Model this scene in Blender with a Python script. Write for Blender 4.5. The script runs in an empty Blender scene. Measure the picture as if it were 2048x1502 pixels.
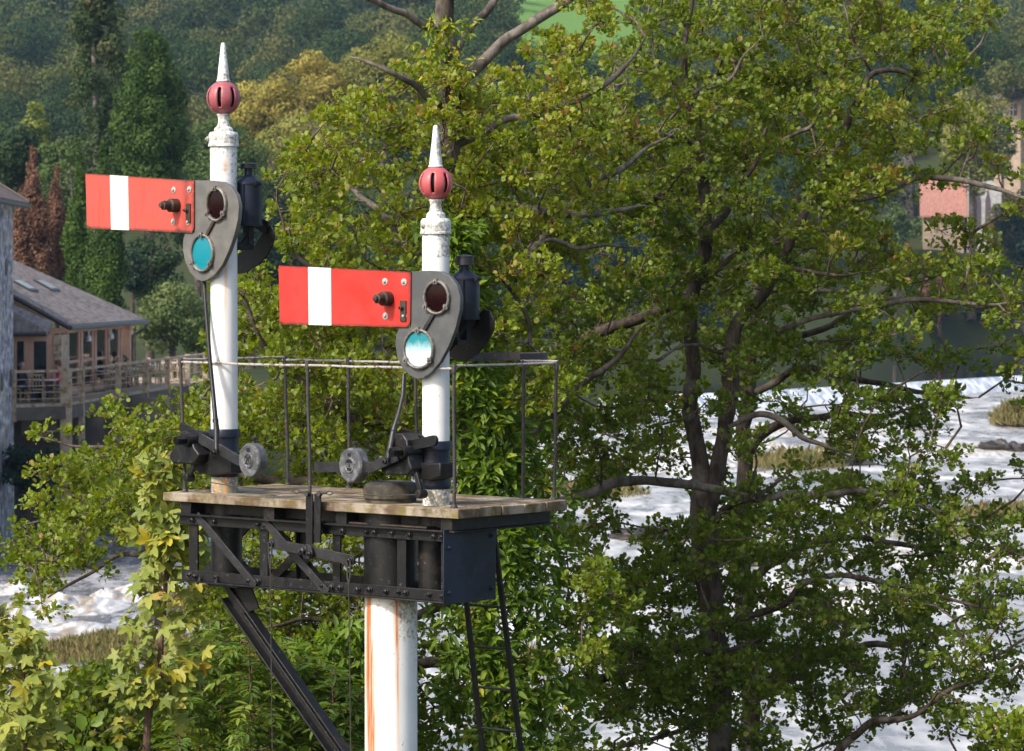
import bpy, math, random
import numpy as np
from mathutils import Vector, Matrix
R = math.radians
random.seed(7); rng = np.random.default_rng(7)
scene = bpy.context.scene
col = scene.collection
# ------------------------------------------------------------------ camera
FPX, CAMZ = 6500.0, 9.0
PITCH = math.atan(191/FPX)
cam_d = bpy.data.cameras.new('camera'); cam = bpy.data.objects.new('camera', cam_d); col.objects.link(cam)
cam.location = (0, 0, CAMZ); cam.rotation_euler = (math.pi/2 - PITCH, 0, 0)
cam_d.sensor_width = 36; cam_d.lens = FPX/2048*36; cam_d.clip_start = .5; cam_d.clip_end = 6000
cam_d.dof.use_dof = True; cam_d.dof.focus_distance = 19.6; cam_d.dof.aperture_fstop = 9.0
scene.camera = cam

def P(px, py, Y):
    """world point seen at photo pixel (px,py) at distance Y"""
    dx, dy = (px-1024), (751-py)
    d = Vector((dx, FPX*math.cos(PITCH)+dy*math.sin(PITCH), dy*math.cos(PITCH)-FPX*math.sin(PITCH)))
    return Vector((0, 0, CAMZ)) + d*(Y/d.y)
def Pz(px, py, z):
    a = P(px, py, 100.0)-Vector((0, 0, CAMZ))
    return Vector((0, 0, CAMZ)) + a*((z-CAMZ)/a.z)

class Frame:
    def __init__(s, o, deg):
        s.o = Vector(o); t = R(deg); s.deg = deg
        s.U = Vector((math.cos(t), -math.sin(t), 0)); s.V = Vector((math.sin(t), math.cos(t), 0))
        s.m = Matrix.Translation(s.o) @ Matrix.Rotation(-t, 4, 'Z')
    def L(s, px, py, v=0.0):
        c = Vector((0, 0, CAMZ)); d = P(px, py, 100.0)-c
        k = (v-(c-s.o).dot(s.V))/d.dot(s.V)
        p = c+d*k-s.o
        return p.dot(s.U), p.z
    def Q(s, px, py, v=0.0):
        u, w = s.L(px, py, v); return Vector((u, v, w))
    def W(s, u, v, w): return s.o+s.U*u+s.V*v+Vector((0, 0, w))
WORLD = Frame((0, 0, 0), 0)

def tag(o, label=None, cat=None, group=None, kind=None):
    if label: o['label'] = label
    if cat: o['category'] = cat
    if group: o['group'] = group
    if kind: o['kind'] = kind
    return o
def empty(name, frame, label, cat, group=None):
    o = bpy.data.objects.new(name, None); col.objects.link(o); o.empty_display_size = .2
    o.matrix_world = frame.m.copy(); o['_m'] = 0
    del o['_m']
    ROOTM[o.name] = frame.m.copy()
    return tag(o, label, cat, group)
ROOTM = {}

def attach(o, parent, m):
    ROOTM[o.name] = m.copy()
    if parent is not None:
        o.parent = parent
        o.matrix_local = ROOTM[parent.name].inverted() @ m
    else:
        o.matrix_world = m

class MB:
    def __init__(s): s.v = []; s.f = []
    def add(s, vs, fs):
        n = len(s.v); s.v += [tuple(p) for p in vs]; s.f += [tuple(i+n for i in f) for f in fs]; return s
    def box(s, x0, x1, y0, y1, z0, z1):
        return s.add([(x0,y0,z0),(x1,y0,z0),(x1,y1,z0),(x0,y1,z0),(x0,y0,z1),(x1,y0,z1),(x1,y1,z1),(x0,y1,z1)],
              [(0,3,2,1),(4,5,6,7),(0,1,5,4),(1,2,6,5),(2,3,7,6),(3,0,4,7)])
    def prism(s, pts, v0, v1):
        """polygon in (u,w), extruded along v"""
        n = len(pts)
        return s.add([(a,v0,b) for a,b in pts]+[(a,v1,b) for a,b in pts],
              [tuple(range(n)), tuple(range(2*n-1,n-1,-1))]+[(i,i+n,(i+1)%n+n,(i+1)%n) for i in range(n)])
    def hprism(s, pts, z0, z1):
        n = len(pts)
        return s.add([(a,b,z0) for a,b in pts]+[(a,b,z1) for a,b in pts],
              [tuple(range(n-1,-1,-1)), tuple(range(n,2*n))]+[(i,(i+1)%n,(i+1)%n+n,i+n) for i in range(n)])
    def bar(s, p, q, wd, th, side=None):
        p, q = Vector(p), Vector(q); d = (q-p).normalized()
        t = Vector(side) if side is not None else Vector((0,1,0))
        t = (t-d*t.dot(d)).normalized(); w = d.cross(t)
        w *= wd/2; t = t*(th/2)
        vs = [p-w-t,p+w-t,p+w+t,p-w+t,q-w-t,q+w-t,q+w+t,q-w+t]
        return s.add(vs, [(0,3,2,1),(4,5,6,7),(0,1,5,4),(1,2,6,5),(2,3,7,6),(3,0,4,7)])
    def tube(s, pts, rad, seg=8, cap=True):
        pts = [Vector(p) for p in pts]
        if not hasattr(rad, '__len__'): rad = [rad]*len(pts)
        rings = []; prev = None; vs = []
        for i, p in enumerate(pts):
            a = pts[max(0,i-1)]; b = pts[min(len(pts)-1,i+1)]; d = (b-a).normalized()
            if prev is None: prev = d.orthogonal().normalized()
            x = (prev-d*prev.dot(d)).normalized(); prev = x; y = d.cross(x)
            for k in range(seg):
                an = 2*math.pi*k/seg; vs.append(p+(x*math.cos(an)+y*math.sin(an))*rad[i])
        fs = []
        for i in range(len(pts)-1):
            for k in range(seg):
                k2 = (k+1)%seg; fs.append((i*seg+k,i*seg+k2,(i+1)*seg+k2,(i+1)*seg+k))
        if cap: fs.append(tuple(range(seg-1,-1,-1))); fs.append(tuple(range((len(pts)-1)*seg,len(pts)*seg)))
        return s.add(vs, fs)
    def lathe(s, c, prof, seg=24, axis='z', ph=0.0):
        vs = []; fs = []
        for r, h in prof:
            for k in range(seg):
                an = 2*math.pi*k/seg+ph; a, b = r*math.cos(an), r*math.sin(an)
                q = (a,b,h) if axis=='z' else ((a,h,b) if axis=='y' else (h,a,b))
                vs.append((c[0]+q[0],c[1]+q[1],c[2]+q[2]))
        for i in range(len(prof)-1):
            for k in range(seg):
                k2 = (k+1)%seg; f = (i*seg+k,i*seg+k2,(i+1)*seg+k2,(i+1)*seg+k)
                fs.append(f if axis!='y' else f[::-1])
        e = [tuple(range(seg-1,-1,-1)), tuple(range((len(prof)-1)*seg,len(prof)*seg))]
        fs += e if axis!='y' else [f[::-1] for f in e]
        return s.add(vs, fs)
    def bolt(s, c, r=.014, h=.014, axis='y', sgn=-1):
        """hex bolt head with washer, head pointing sgn*axis"""
        s.lathe(c, [(r*1.35,0),(r*1.35,sgn*h*.25)], 12, axis)
        s.lathe(c, [(r,sgn*h*.2),(r,sgn*h*.9),(r*.8,sgn*h),(r*.42,sgn*h),(r*.42,sgn*h*1.7)], 6, axis, .3)
        return s
    def build(s, name, m, parent=None, frame=WORLD, smooth=True, ang=38, bevel=0, kind=None):
        me = bpy.data.meshes.new(name); me.from_pydata(s.v, [], s.f); me.update()
        import bmesh
        bm = bmesh.new(); bm.from_mesh(me); bmesh.ops.recalc_face_normals(bm, faces=bm.faces); bm.to_mesh(me); bm.free()
        me.materials.append(m)
        if smooth:
            me.polygons.foreach_set('use_smooth', [True]*len(me.polygons)); me.set_sharp_from_angle(angle=R(ang))
        o = bpy.data.objects.new(name, me); col.objects.link(o)
        attach(o, parent, frame.m)
        if bevel:
            b = o.modifiers.new('bevel','BEVEL'); b.width = bevel; b.segments = 2; b.limit_method = 'ANGLE'; b.angle_limit = R(50)
        if kind: o['kind'] = kind
        return o

def npmesh(name, verts, faces, m, parent=None, tint=None, pm=None, smooth=False):
    """verts Nx3, faces Mx4 numpy; tint per face"""
    me = bpy.data.meshes.new(name); k = faces.shape[1]
    me.vertices.add(len(verts)); me.vertices.foreach_set('co', verts.astype(np.float32).ravel())
    me.loops.add(faces.size); me.loops.foreach_set('vertex_index', faces.astype(np.int32).ravel())
    me.polygons.add(len(faces)); me.polygons.foreach_set('loop_start', np.arange(0, faces.size, k, dtype=np.int32))
    me.polygons.foreach_set('loop_total', np.full(len(faces), k, dtype=np.int32))
    if smooth: me.polygons.foreach_set('use_smooth', [True]*len(faces))
    if tint is not None:
        a = me.attributes.new('tint', 'FLOAT', 'FACE'); a.data.foreach_set('value', tint.astype(np.float32))
    me.update(calc_edges=True)
    me.materials.append(m)
    o = bpy.data.objects.new(name, me); col.objects.link(o)
    m0 = ROOTM[parent.name] if parent is not None else Matrix.Identity(4)
    if parent is not None:
        o.parent = parent; o.matrix_local = m0.inverted()
    ROOTM[o.name] = Matrix.Identity(4)
    return o

# ------------------------------------------------------------------ materials
class NT:
    def __init__(s, name):
        s.m = bpy.data.materials.new(name); s.m.use_nodes = True; s.t = s.m.node_tree; s.n = s.t.nodes; s.l = s.t.links
        s.b = s.n['Principled BSDF']; s.out = s.n['Material Output']
        s.tc = s.n.new('ShaderNodeTexCoord'); s.co = s.tc.outputs['Object']
    def link(s, a, b): s.l.new(a, b)
    def mapping(s, sc, co=None):
        mp = s.n.new('ShaderNodeMapping'); mp.inputs['Scale'].default_value = sc; s.link(co or s.co, mp.inputs[0]); return mp.outputs[0]
    def noise(s, scale, detail=4, rough=.55, co=None, dist=0):
        n = s.n.new('ShaderNodeTexNoise'); n.inputs['Scale'].default_value = scale; n.inputs['Detail'].default_value = detail
        n.inputs['Roughness'].default_value = rough; n.inputs['Distortion'].default_value = dist; s.link(co or s.co, n.inputs['Vector']); return n.outputs['Fac']
    def ramp(s, fac, stops, interp='LINEAR'):
        r = s.n.new('ShaderNodeValToRGB'); r.color_ramp.interpolation = interp; e = r.color_ramp.elements
        while len(e) < len(stops): e.new(.5)
        for i, (p, c) in enumerate(stops):
            e[i].position = p; e[i].color = (c, c, c, 1) if not hasattr(c, '__len__') else (*c, 1)
        s.link(fac, r.inputs[0]); return r.outputs[0]
    def mix(s, fac, a, b, mode='MIX'):
        x = s.n.new('ShaderNodeMix'); x.data_type = 'RGBA'; x.blend_type = mode
        for k, val in ((0, fac), (6, a), (7, b)):
            if isinstance(val, (int, float)): x.inputs[k].default_value = val
            elif isinstance(val, tuple): x.inputs[k].default_value = (*val, 1)
            else: s.link(val, x.inputs[k])
        return x.outputs[2]
    def math(s, op, a, b=0.0, clamp=False):
        x = s.n.new('ShaderNodeMath'); x.operation = op; x.use_clamp = clamp
        for k, val in ((0, a), (1, b)):
            if isinstance(val, (int, float)): x.inputs[k].default_value = val
            else: s.link(val, x.inputs[k])
        return x.outputs[0]
    def attr(s, name):
        a = s.n.new('ShaderNodeAttribute'); a.attribute_name = name; return a.outputs['Fac']
    def bump(s, h, strength=.3, dist=.01):
        b = s.n.new('ShaderNodeBump'); b.inputs['Strength'].default_value = strength; b.inputs['Distance'].default_value = dist
        s.link(h, b.inputs['Height']); s.link(b.outputs[0], s.b.inputs['Normal']); return b
    def set(s, **k):
        for a, v in k.items():
            i = s.b.inputs[a.replace('_', ' ')]
            if isinstance(v, (int, float)): i.default_value = v
            elif isinstance(v, tuple): i.default_value = (*v, 1)
            else: s.link(v, i)
        return s

def paint(name, c, c2, scale=12, rough=.45, lo=.45, hi=.7, metal=0, bump=.15, spec=.5, fine=90, rusty=False):
    t = NT(name); n = t.noise(scale, 8, .65); f = t.ramp(n, [(lo, 0.), (hi, 1.)])
    n2 = t.noise(fine, 3); base = t.mix(f, c, c2)
    base = t.mix(t.ramp(n2, [(.35, .0), (.8, .45)]), base, tuple(x*.6 for x in c2))
    if rusty:
        base = t.mix(t.ramp(t.noise(5, 7, .72), [(.58, 0.), (.7, .7)]), base, (.045,.027,.018))
        base = t.mix(t.ramp(t.noise(34, 6, .7), [(.6, 0.), (.68, .6)]), base, (.1,.1,.1))
    t.set(Base_Color=base, Roughness=t.math('ADD', t.math('MULTIPLY', n2, .3), rough-.12), Metallic=metal, Specular_IOR_Level=spec)
    t.bump(t.math('ADD', n2, t.math('MULTIPLY', n, 2.)), bump, .004)
    return t.m
M = {}
M['iron'] = paint('black_painted_iron', (.006,.0063,.007), (.022,.021,.02), 14, .42, .5, .8, spec=.4, rusty=True)
M['iron_sky_tint'] = paint('sky_tinted_black_steel', (.006,.009,.018), (.016,.026,.052), 4, .42, .45, .6, bump=.06, spec=.4, fine=60)  # black paint with the blue of sky light put into its colour
M['iron_grey'] = paint('worn_grey_iron', (.011,.011,.013), (.036,.036,.04), 18, .42, .4, .75, rusty=True)
M['iron_brown'] = paint('rusty_dark_iron', (.025,.017,.013), (.075,.045,.03), 20, .6, .4, .7)
M['iron_weight'] = paint('worn_silver_painted_cast_iron', (.06,.062,.068), (.2,.205,.215), 22, .4, .46, .68, bump=.4)
M['rail'] = paint('flaking_rusty_rail_paint', (.022,.022,.027), (.25,.17,.13), 30, .6, .6, .7, bump=.4)
M['rail_top'] = paint('flaking_white_rail_paint', (.42,.4,.38), (.12,.06,.04), 40, .6, .52, .62, bump=.4)
M['plate_grey'] = paint('weathered_grey_plate', (.105,.105,.1), (.19,.18,.165), 9, .55, .42, .75, bump=.1)
M['plate_dark'] = paint('dark_grey_plate', (.07,.075,.08), (.12,.12,.12), 9, .4, .45, .8, bump=.08)
M['ring'] = paint('lens_ring_metal', (.1,.09,.08), (.3,.28,.25), 30, .5, .45, .7)
M['steel'] = paint('washer_steel', (.45,.44,.42), (.28,.22,.18), 60, .35, .45, .8)
M['ball_l'] = paint('faded_pink_paint', (.42,.095,.12), (.25,.13,.12), 16, .35, .5, .72, bump=.08, fine=55)
M['ball_r'] = paint('pink_red_paint', (.55,.1,.11), (.4,.15,.14), 12, .35, .55, .75, bump=.06, fine=50)
M['shade_in'] = paint('hollow_shade', (.01,.006,.006), (.02,.012,.012), 10, .8)  # near-black colour that paints the shade of hollows

def red_paint(name, c, rust):
    t = NT(name); n = t.noise(6, 5); b = t.mix(t.ramp(n, [(.36, 0.), (.66, .9)]), c, tuple(x*.66+.03 for x in c))
    st = t.noise(30, 6, .6, t.mapping((1, 1, .12))); b = t.mix(t.ramp(st, [(.56, 0.), (.72, .6)]), b, (.3,.035,.03))
    b = t.mix(t.math('MULTIPLY', t.attr('rust'), t.ramp(t.noise(28, 6, .7), [(.25, .0), (.5, 1.)])), b, rust)
    t.set(Base_Color=b, Roughness=.42, Specular_IOR_Level=.35); t.bump(t.noise(70, 3), .05, .003)
    return t.m
M['red_l'] = red_paint('faded_red_enamel', (.6,.085,.06), (.07,.03,.02))
M['red_r'] = red_paint('red_enamel', (.62,.027,.018), (.06,.025,.02))
M['stripe_l'] = paint('dull_white_stripe', (.74,.75,.68), (.5,.5,.44), 5, .45, .5, .9, bump=.03)
M['stripe_r'] = paint('white_stripe', (.8,.8,.8), (.68,.68,.66), 5, .4, .55, .9, bump=.03)

def white_post():
    t = NT('weathered_white_paint')
    n = t.noise(5, 4); b = t.mix(t.ramp(n, [(.4, 0.), (.7, 1.)]), (.82,.82,.82), (.74,.75,.76))
    g = t.noise(55, 8, .75); g2 = t.noise(14, 5, .6)
    d = t.attr('dirt'); thr = t.math('SUBTRACT', t.math('ADD', g, t.math('MULTIPLY', g2, .6)), 1.0)
    mask = t.math('MULTIPLY', t.math('ADD', thr, t.math('MULTIPLY', d, .42)), 5.5, True)
    b = t.mix(mask, b, t.mix(g2, (.16,.15,.11), (.33,.3,.23)))
    spk = t.ramp(t.noise(38, 3, .5), [(.72, 0.), (.76, 1.)]); b = t.mix(t.math('MULTIPLY', spk, .7), b, (.1,.09,.08))
    r = t.attr('rust'); fine = t.noise(40, 6, .65, t.mapping((2.2, 2.2, .07)))
    rm = t.math('MULTIPLY', r, t.ramp(fine, [(.28, .2), (.55, 1.)]))
    b = t.mix(t.math('MINIMUM', rm, 1.), b, t.mix(t.ramp(r, [(.55, 0.), (1., 1.)]), (.74,.33,.06), (.5,.14,.03)))
    t.set(Base_Color=b, Roughness=.42, Specular_IOR_Level=.4); t.bump(mask, -.25, .003)
    return t.m
M['white'] = white_post()

def glass_mat(name, c, grad=None, rough=.12):
    t = NT(name); n = t.noise(9, 5, .7)
    if grad:
        sp = t.n.new('ShaderNodeSeparateXYZ'); t.link(t.co, sp.inputs[0])
        z = t.math('ADD', t.math('MULTIPLY', t.math('SUBTRACT', sp.outputs[2], grad[0]), grad[1]), t.math('MULTIPLY', t.math('SUBTRACT', t.noise(70, 4, .8, t.mapping((1, 1, .5))), .5), .6))
        b = t.mix(t.ramp(z, [(.25, 0.), (.75, 1.)]), (.55,.68,.72), c)
    else:
        b = t.mix(t.ramp(t.noise(160, 2), [(.68, 0.), (.75, 1.)]), c, tuple(min(1, x*1.5+.1) for x in c))
    t.set(Base_Color=b, Roughness=rough, Specular_IOR_Level=.5 if c[2] > .1 else .22, Coat_Weight=.3 if c[2] > .1 else 0.)
    return t.m
M['lens_red'] = glass_mat('dark_red_glass', (.01,.0015,.0025), None, .1)
M['lens_teal'] = glass_mat('teal_glass', (.0,.21,.27), None, .3)

def wood(name, c1, c2, c3, ax=0):
    t = NT(name); s = [9,9,9]; s[ax] = .5
    g = t.noise(6, 7, .65, t.mapping(tuple(s))); n = t.noise(3.2, 6, .65); m2 = t.noise(5.5, 5, .7)
    b = t.mix(t.ramp(g, [(.35, 0.), (.65, 1.)]), c1, c2)
    b = t.mix(t.ramp(n, [(.44, 0.), (.56, .85)]), b, c3)
    b = t.mix(t.ramp(m2, [(.5, 0.), (.6, .8)]), b, (.15,.12,.035))
    b = t.mix(t.ramp(t.noise(30, 6, .7, t.mapping(tuple(x/9 for x in s))), [(.6, 0.), (.7, .7)]), b, (.05,.04,.03))
    t.set(Base_Color=b, Roughness=.8, Specular_IOR_Level=.2); t.bump(g, .5, .006)
    return t.m
M['plank'] = wood('weathered_plank', (.16,.11,.07), (.085,.06,.038), (.36,.31,.24))
M['timber'] = wood('grey_deck_timber', (.44,.34,.24), (.32,.24,.17), (.46,.38,.29), 2)
M['pine'] = paint('brown_pink_timber', (.62,.38,.27), (.5,.29,.2), 3, .6)
M['rope'] = paint('dark_wire', (.03,.028,.025), (.07,.06,.05), 30, .6)

def bark(name, c1, c2, c3, sc=1.0):
    t = NT(name); g = t.noise(14*sc, 8, .7, t.mapping((1, 1, .35))); n = t.noise(4*sc, 5, .6)
    b = t.mix(t.ramp(g, [(.42, 0.), (.58, 1.)]), c1, c2); b = t.mix(t.ramp(n, [(.52, 0.), (.62, .9)]), b, c3)
    t.set(Base_Color=b, Roughness=.85, Specular_IOR_Level=.2); t.bump(g, .8, .02); return t.m
M['bark'] = bark('alder_bark', (.04,.03,.024), (.1,.078,.062), (.15,.13,.11))
M['bark_pale'] = bark('pale_smooth_bark', (.1,.083,.07), (.2,.175,.15), (.07,.055,.045))
M['bark_twig'] = bark('twig_bark', (.06,.042,.03), (.15,.115,.085), (.2,.16,.13), 3)
M['bark_red'] = bark('sapling_bark', (.09,.05,.035), (.16,.1,.07), (.2,.15,.12), 3)

def leafmat(name, stops, gloss=.48, trans=.38, tcol=1.8, nscale=.6, spec=.35):
    t = NT(name); a = t.attr('tint'); n = t.noise(nscale, 3)
    f = t.math('ADD', a, t.math('MULTIPLY', t.math('SUBTRACT', n, .5), .35), True)
    c = t.ramp(f, stops); t.set(Base_Color=c, Roughness=gloss, Specular_IOR_Level=spec)
    tr = t.n.new('ShaderNodeBsdfTranslucent'); hs = t.n.new('ShaderNodeHueSaturation'); hs.inputs['Hue'].default_value = .485
    hs.inputs['Saturation'].default_value = 1.15; hs.inputs['Value'].default_value = tcol; t.link(c, hs.inputs['Color']); t.link(hs.outputs[0], tr.inputs[0])
    mx = t.n.new('ShaderNodeMixShader'); mx.inputs[0].default_value = trans
    t.link(t.b.outputs[0], mx.inputs[1]); t.link(tr.outputs[0], mx.inputs[2]); t.link(mx.outputs[0], t.out.inputs['Surface'])
    return t.m
M['leaf_a'] = leafmat('alder_leaves_yellow_green', [(0,(.055,.085,.013)),(.35,(.13,.185,.02)),(.7,(.22,.275,.03)),(.9,(.28,.26,.045)),(1,(.24,.14,.05))])
M['leaf_b'] = leafmat('alder_leaves_green', [(0,(.04,.072,.012)),(.4,(.11,.165,.02)),(.75,(.185,.24,.03)),(.93,(.23,.23,.04)),(1,(.26,.13,.045))])
M['leaf_c'] = leafmat('alder_leaves_deep_green', [(0,(.045,.08,.014)),(.5,(.11,.17,.023)),(.85,(.18,.24,.035)),(1,(.28,.2,.05))])
M['climber'] = leafmat('climber_leaves', [(0,(.05,.11,.012)),(.5,(.12,.2,.025)),(.85,(.22,.3,.035)),(1,(.48,.42,.04))])
M['maple'] = leafmat('sycamore_leaves', [(0,(.1,.14,.025)),(.45,(.21,.26,.05)),(.72,(.32,.33,.06)),(.9,(.5,.4,.03)),(1,(.4,.2,.06))], .5, .3, 1.3, 2.)
M['ash'] = leafmat('ash_leaflets', [(0,(.05,.09,.015)),(.6,(.12,.2,.035)),(1,(.24,.3,.05))])
M['berry'] = paint('alder_cones', (.2,.15,.05), (.12,.06,.03), 8, .7)
# ------------------------------------------------------------------ gantry (bracket signal)
Y0 = 18.73
G = Frame(P(917, 1019, Y0), 40)
root = empty('signal_bracket', G, 'black lattice bracket with railed plank platform on a rust streaked white column', 'signal bracket')
PV = 1.0; VC = .2; GV = .035; GR = .405
uL = G.L(326, 980, 0)[0]
gx = lambda px, v=GV, py=1100: G.L(px, py, v)[0]
wz = lambda py, px=890, v=GV: G.L(px, py, v)[1]
# platform boards
b = MB(); nb = 5; random.seed(3)
for i in range(nb):
    a0, a1 = PV*i/nb, PV*(i+1)/nb-.005
    e0 = uL+random.uniform(-.01,.02)+(0 if i<4 else .03); e1 = random.uniform(-.012,.004); z = random.uniform(-.004,.003)
    n = 16
    for k in range(n):
        pass
    vs = []; fs = []
    for k in range(n+1):
        x = e0+(e1-e0)*k/n; j = [random.uniform(-.003,.003) for _ in range(4)]
        vs += [(x,a0+j[0]*.6,-.056),(x,a0+j[1]*.8,z+j[2]*.8),(x,a1+j[3]*.5,z+j[1]),(x,a1,-.056)]
    for k in range(n):
        o_ = k*4
        for q in range(4): fs.append((o_+q,o_+(q+1)%4,o_+4+(q+1)%4,o_+4+q))
    fs += [(3,2,1,0),(n*4,n*4+1,n*4+2,n*4+3)]
    b.add(vs, fs)
plat = b.build('platform', M['plank'], root, G, bevel=.004)
# joists carrying the boards
b = MB(); zt, zb = -.058, wz(1063)-.002
u0, u1 = gx(366), gx(893)
for uu in (u0+.03, u0+.75, u0+1.35, -.12):
    b.box(uu-.045, uu+.045, .03, PV-.07, -.132, zt); b.box(uu-.06,uu+.06,.03,PV-.07,-.142,-.133)
b.box(u0+.1, u1-.08, .13, .17, -.13, -.0585)
b.build('joist', M['iron'], root, G, bevel=.003)
W1, W2, W3, W4 = wz(1064), wz(1084), wz(1181), wz(1206)
def girder(v, sg, name):
    """sg=-1 front truss, +1 rear truss (flanges turn outward)"""
    b = MB()
    t = .012*sg
    va, vb = sorted((v, v+t)); fl = v+sg*.05
    fa, fb = sorted((v-sg*.002, fl))
    b.box(u0-.02,u1,va,vb,W2,W1); b.box(u0-.04,u1+.012,fa,fb,W1-.001,W1+.010)
    b.build('top_chord', M['iron'], root, G, bevel=.002)
    b = MB()
    b.box(u0,u1+.012,va,vb,W4+.01,W3); b.box(u0-.05,u1+.014,fa,fb+.012,W4,W4+.0095)
    b.build('bottom_chord', M['iron'], root, G, bevel=.002)
    ti, to = v-sg*.004, v-sg*.018
    va, vb = sorted((ti, to))
    for p0, p1 in ((377,394),(518,534),(664,679),(793,811),(881,898)):
        if sg > 0 and p0 in (664,): continue
        c = MB(); a0, a1 = gx(p0), gx(p1)
        c.box(a0,a1,va,vb,W4+.012,W1-.003); vv = sorted((v-sg*.05, to))
        c.box(a0,a0+.008,vv[0],vv[1],W4+.012,W1-.003)
        c.build('upright', M['iron'], root, G, bevel=.0015)
    for (x0,y0,x1,y1) in ((398,1030,516,1172),(532,1040,660,1186)):
        c = MB(); p, q = G.Q(x0,y0,v), G.Q(x1,y1,v)
        p.y = q.y = v+sg*.02
        c.bar(p,q,.05,.012); c.build('diagonal', M['iron_grey'] if sg<0 else M['iron'], root, G, bevel=.0015)
        if sg > 0:
            c = MB(); p2, q2 = Vector((q.x, v-.03, p.z)), Vector((p.x, v-.03, q.z)); c.bar(p2,q2,.05,.012); c.build('diagonal', M['iron'], root, G)
girder(GV, -1, 'front'); girder(GR, 1, 'rear')
# bolts on the front chords
b = MB()
for px in (389,433,520,534,690,737,754,788,824,872,888):
    p = G.Q(px, 1073, GV); b.bolt((p.x,GV-.013,(W1+W2)/2+random.uniform(-.003,.003)), random.choice((.011,.013,.015)), .02)
for px in (384,394,436,502,521,649,668,684,719,743,776,801,815,862,889):
    b.bolt((gx(px),GV-.013,(W3+W4)/2+random.uniform(.0,.008)), random.choice((.012,.014,.016)), .022)
for px in (407,440): b.bolt((gx(px),GV-.03,W4+.01), .012, .02, 'z', 1)
b.build('bolt', M['iron_grey'], root, G, kind='stuff')
# plates
b = MB(); b.box(u1+.0155,u1+.0225,-.014,.452,W4-.006,wz(1058)); b.build('end_plate', M['iron_sky_tint'], root, G, bevel=.002)
for vv, w in ((.03,W3-.01),(.03,W1-.09),(.41,W3-.01),(.41,W1-.04)):
    b = MB(); b.bolt((u1+.0228,vv,w), .014, .01, 'x', 1); b.build('end_plate_bolt', M['iron_sky_tint'], root, G)
for a_, c_, z_ in ((700,840,W4+.013),(366,470,W4+.013),(690,850,W1+.012)):
    b = MB(); b.box(gx(a_),gx(c_),GV+.013,GR-.013,z_,z_+.009); b.build('base_plate', M['iron_brown'], root, G)
b = MB(); b.box(u0+.12,u1-.05,GR-.035,GR-.019,W2+.0,W2+.05); b.build('rear_timber', M['plank'], root, G)
UM = G.L(782, 1300, VC)[0]; RM = .157
for px, r in ((453,.098),(866,.088)):
    b = MB(); b.lathe((gx(px,VC),VC,0), [(r,W4+.023),(r,-.06)], 28); b.build('post_socket', M['iron'], root, G)
b = MB(); b.lathe((UM,VC,0), [(RM+.004,W4+.0235),(RM+.004,-.06)], 36); b.build('column_head', M['iron'], root, G)
# cap of the column on the platform
b = MB(); zc = .002
b.lathe((UM,VC,0), [(RM-.004,zc),(RM-.004,.024),(RM+.004,.025),(RM+.008,.03),(RM+.008,.095),(RM+.002,.112),(RM-.02,.122),(RM*.5,.128),(.01,.13)], 40)
b.build('column_cap', paint('mossy_black_cap', (.02,.017,.013), (.12,.1,.06), 9, .7, .42, .66, bump=.3), root, G)
# white column with rust streaks
def post_mesh(name, prof, seg, m, parent, frame, c, dirt, rust, step=.012, ph=0.0):
    rows = []
    for (r0,h0),(r1,h1) in zip(prof[:-1], prof[1:]):
        n = max(1, int(abs(h1-h0)/step))
        for i in range(n): rows.append((r0+(r1-r0)*i/n, h0+(h1-h0)*i/n))
    rows.append(prof[-1])
    b = MB(); b.lathe(c, rows, seg)
    o = b.build(name, m, parent, frame)
    me = o.data; dv = []; rv = []
    cx, cy = c[0], c[1]
    for v in me.vertices:
        wv = frame.W(v.co.x, v.co.y, v.co.z); wc = frame.W(cx, cy, v.co.z)
        d = wv-wc; rr = max(1e-5, d.length); s = d.x/rr; f = -d.y/rr
        dv.append(dirt(s, f, v.co.z)); rv.append(rust(s, f, v.co.z))
    for nm, vals in (('dirt', dv), ('rust', rv)):
        a = me.attributes.new(nm, 'FLOAT', 'POINT'); a.data.foreach_set('value', vals)
    return o
from mathutils import noise as mn
def gaus(x, m, s): return math.exp(-((x-m)/s)**2)
wt = W4-.004
def mrust(s, f, z):
    if f < 0: return 0
    d = wt-z
    a = gaus(s, -.82+.10*min(1,d/.9)+.02*mn.noise(Vector((0,0,z*6))), .085+.07*min(1,d/.45))*(1-.75*max(0,min(1,(d-.75)/.5)))*(1.0)
    a2 = gaus(s, .25+.06*min(1,d/.8)+.03*mn.noise(Vector((3,0,z*5))), .055)*max(0,1-d/1.1)
    a3 = gaus(s, .18, .06)*max(0,1-d/.5)*.5
    return min(1, a*1.9+a2*1.8+a3)
def mdirt(s, f, z): d = wt-z; return max(0, .75-d*1.6)*(1 if s>.3 else .5)+.12*max(0,s)
post_mesh('main_column', [(RM,-7.6),(RM,-3.0),(RM,-1.6),(RM,wt)], 120, M['white'], root, G, (UM,VC,0), mdirt, mrust, .018)
b = MB(); b.lathe((UM,VC,0), [(RM+.16,-7.75),(RM+.16,-7.68),(RM+.02,-7.6)], 24); b.build('column_foot', M['iron'], root, G)
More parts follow.
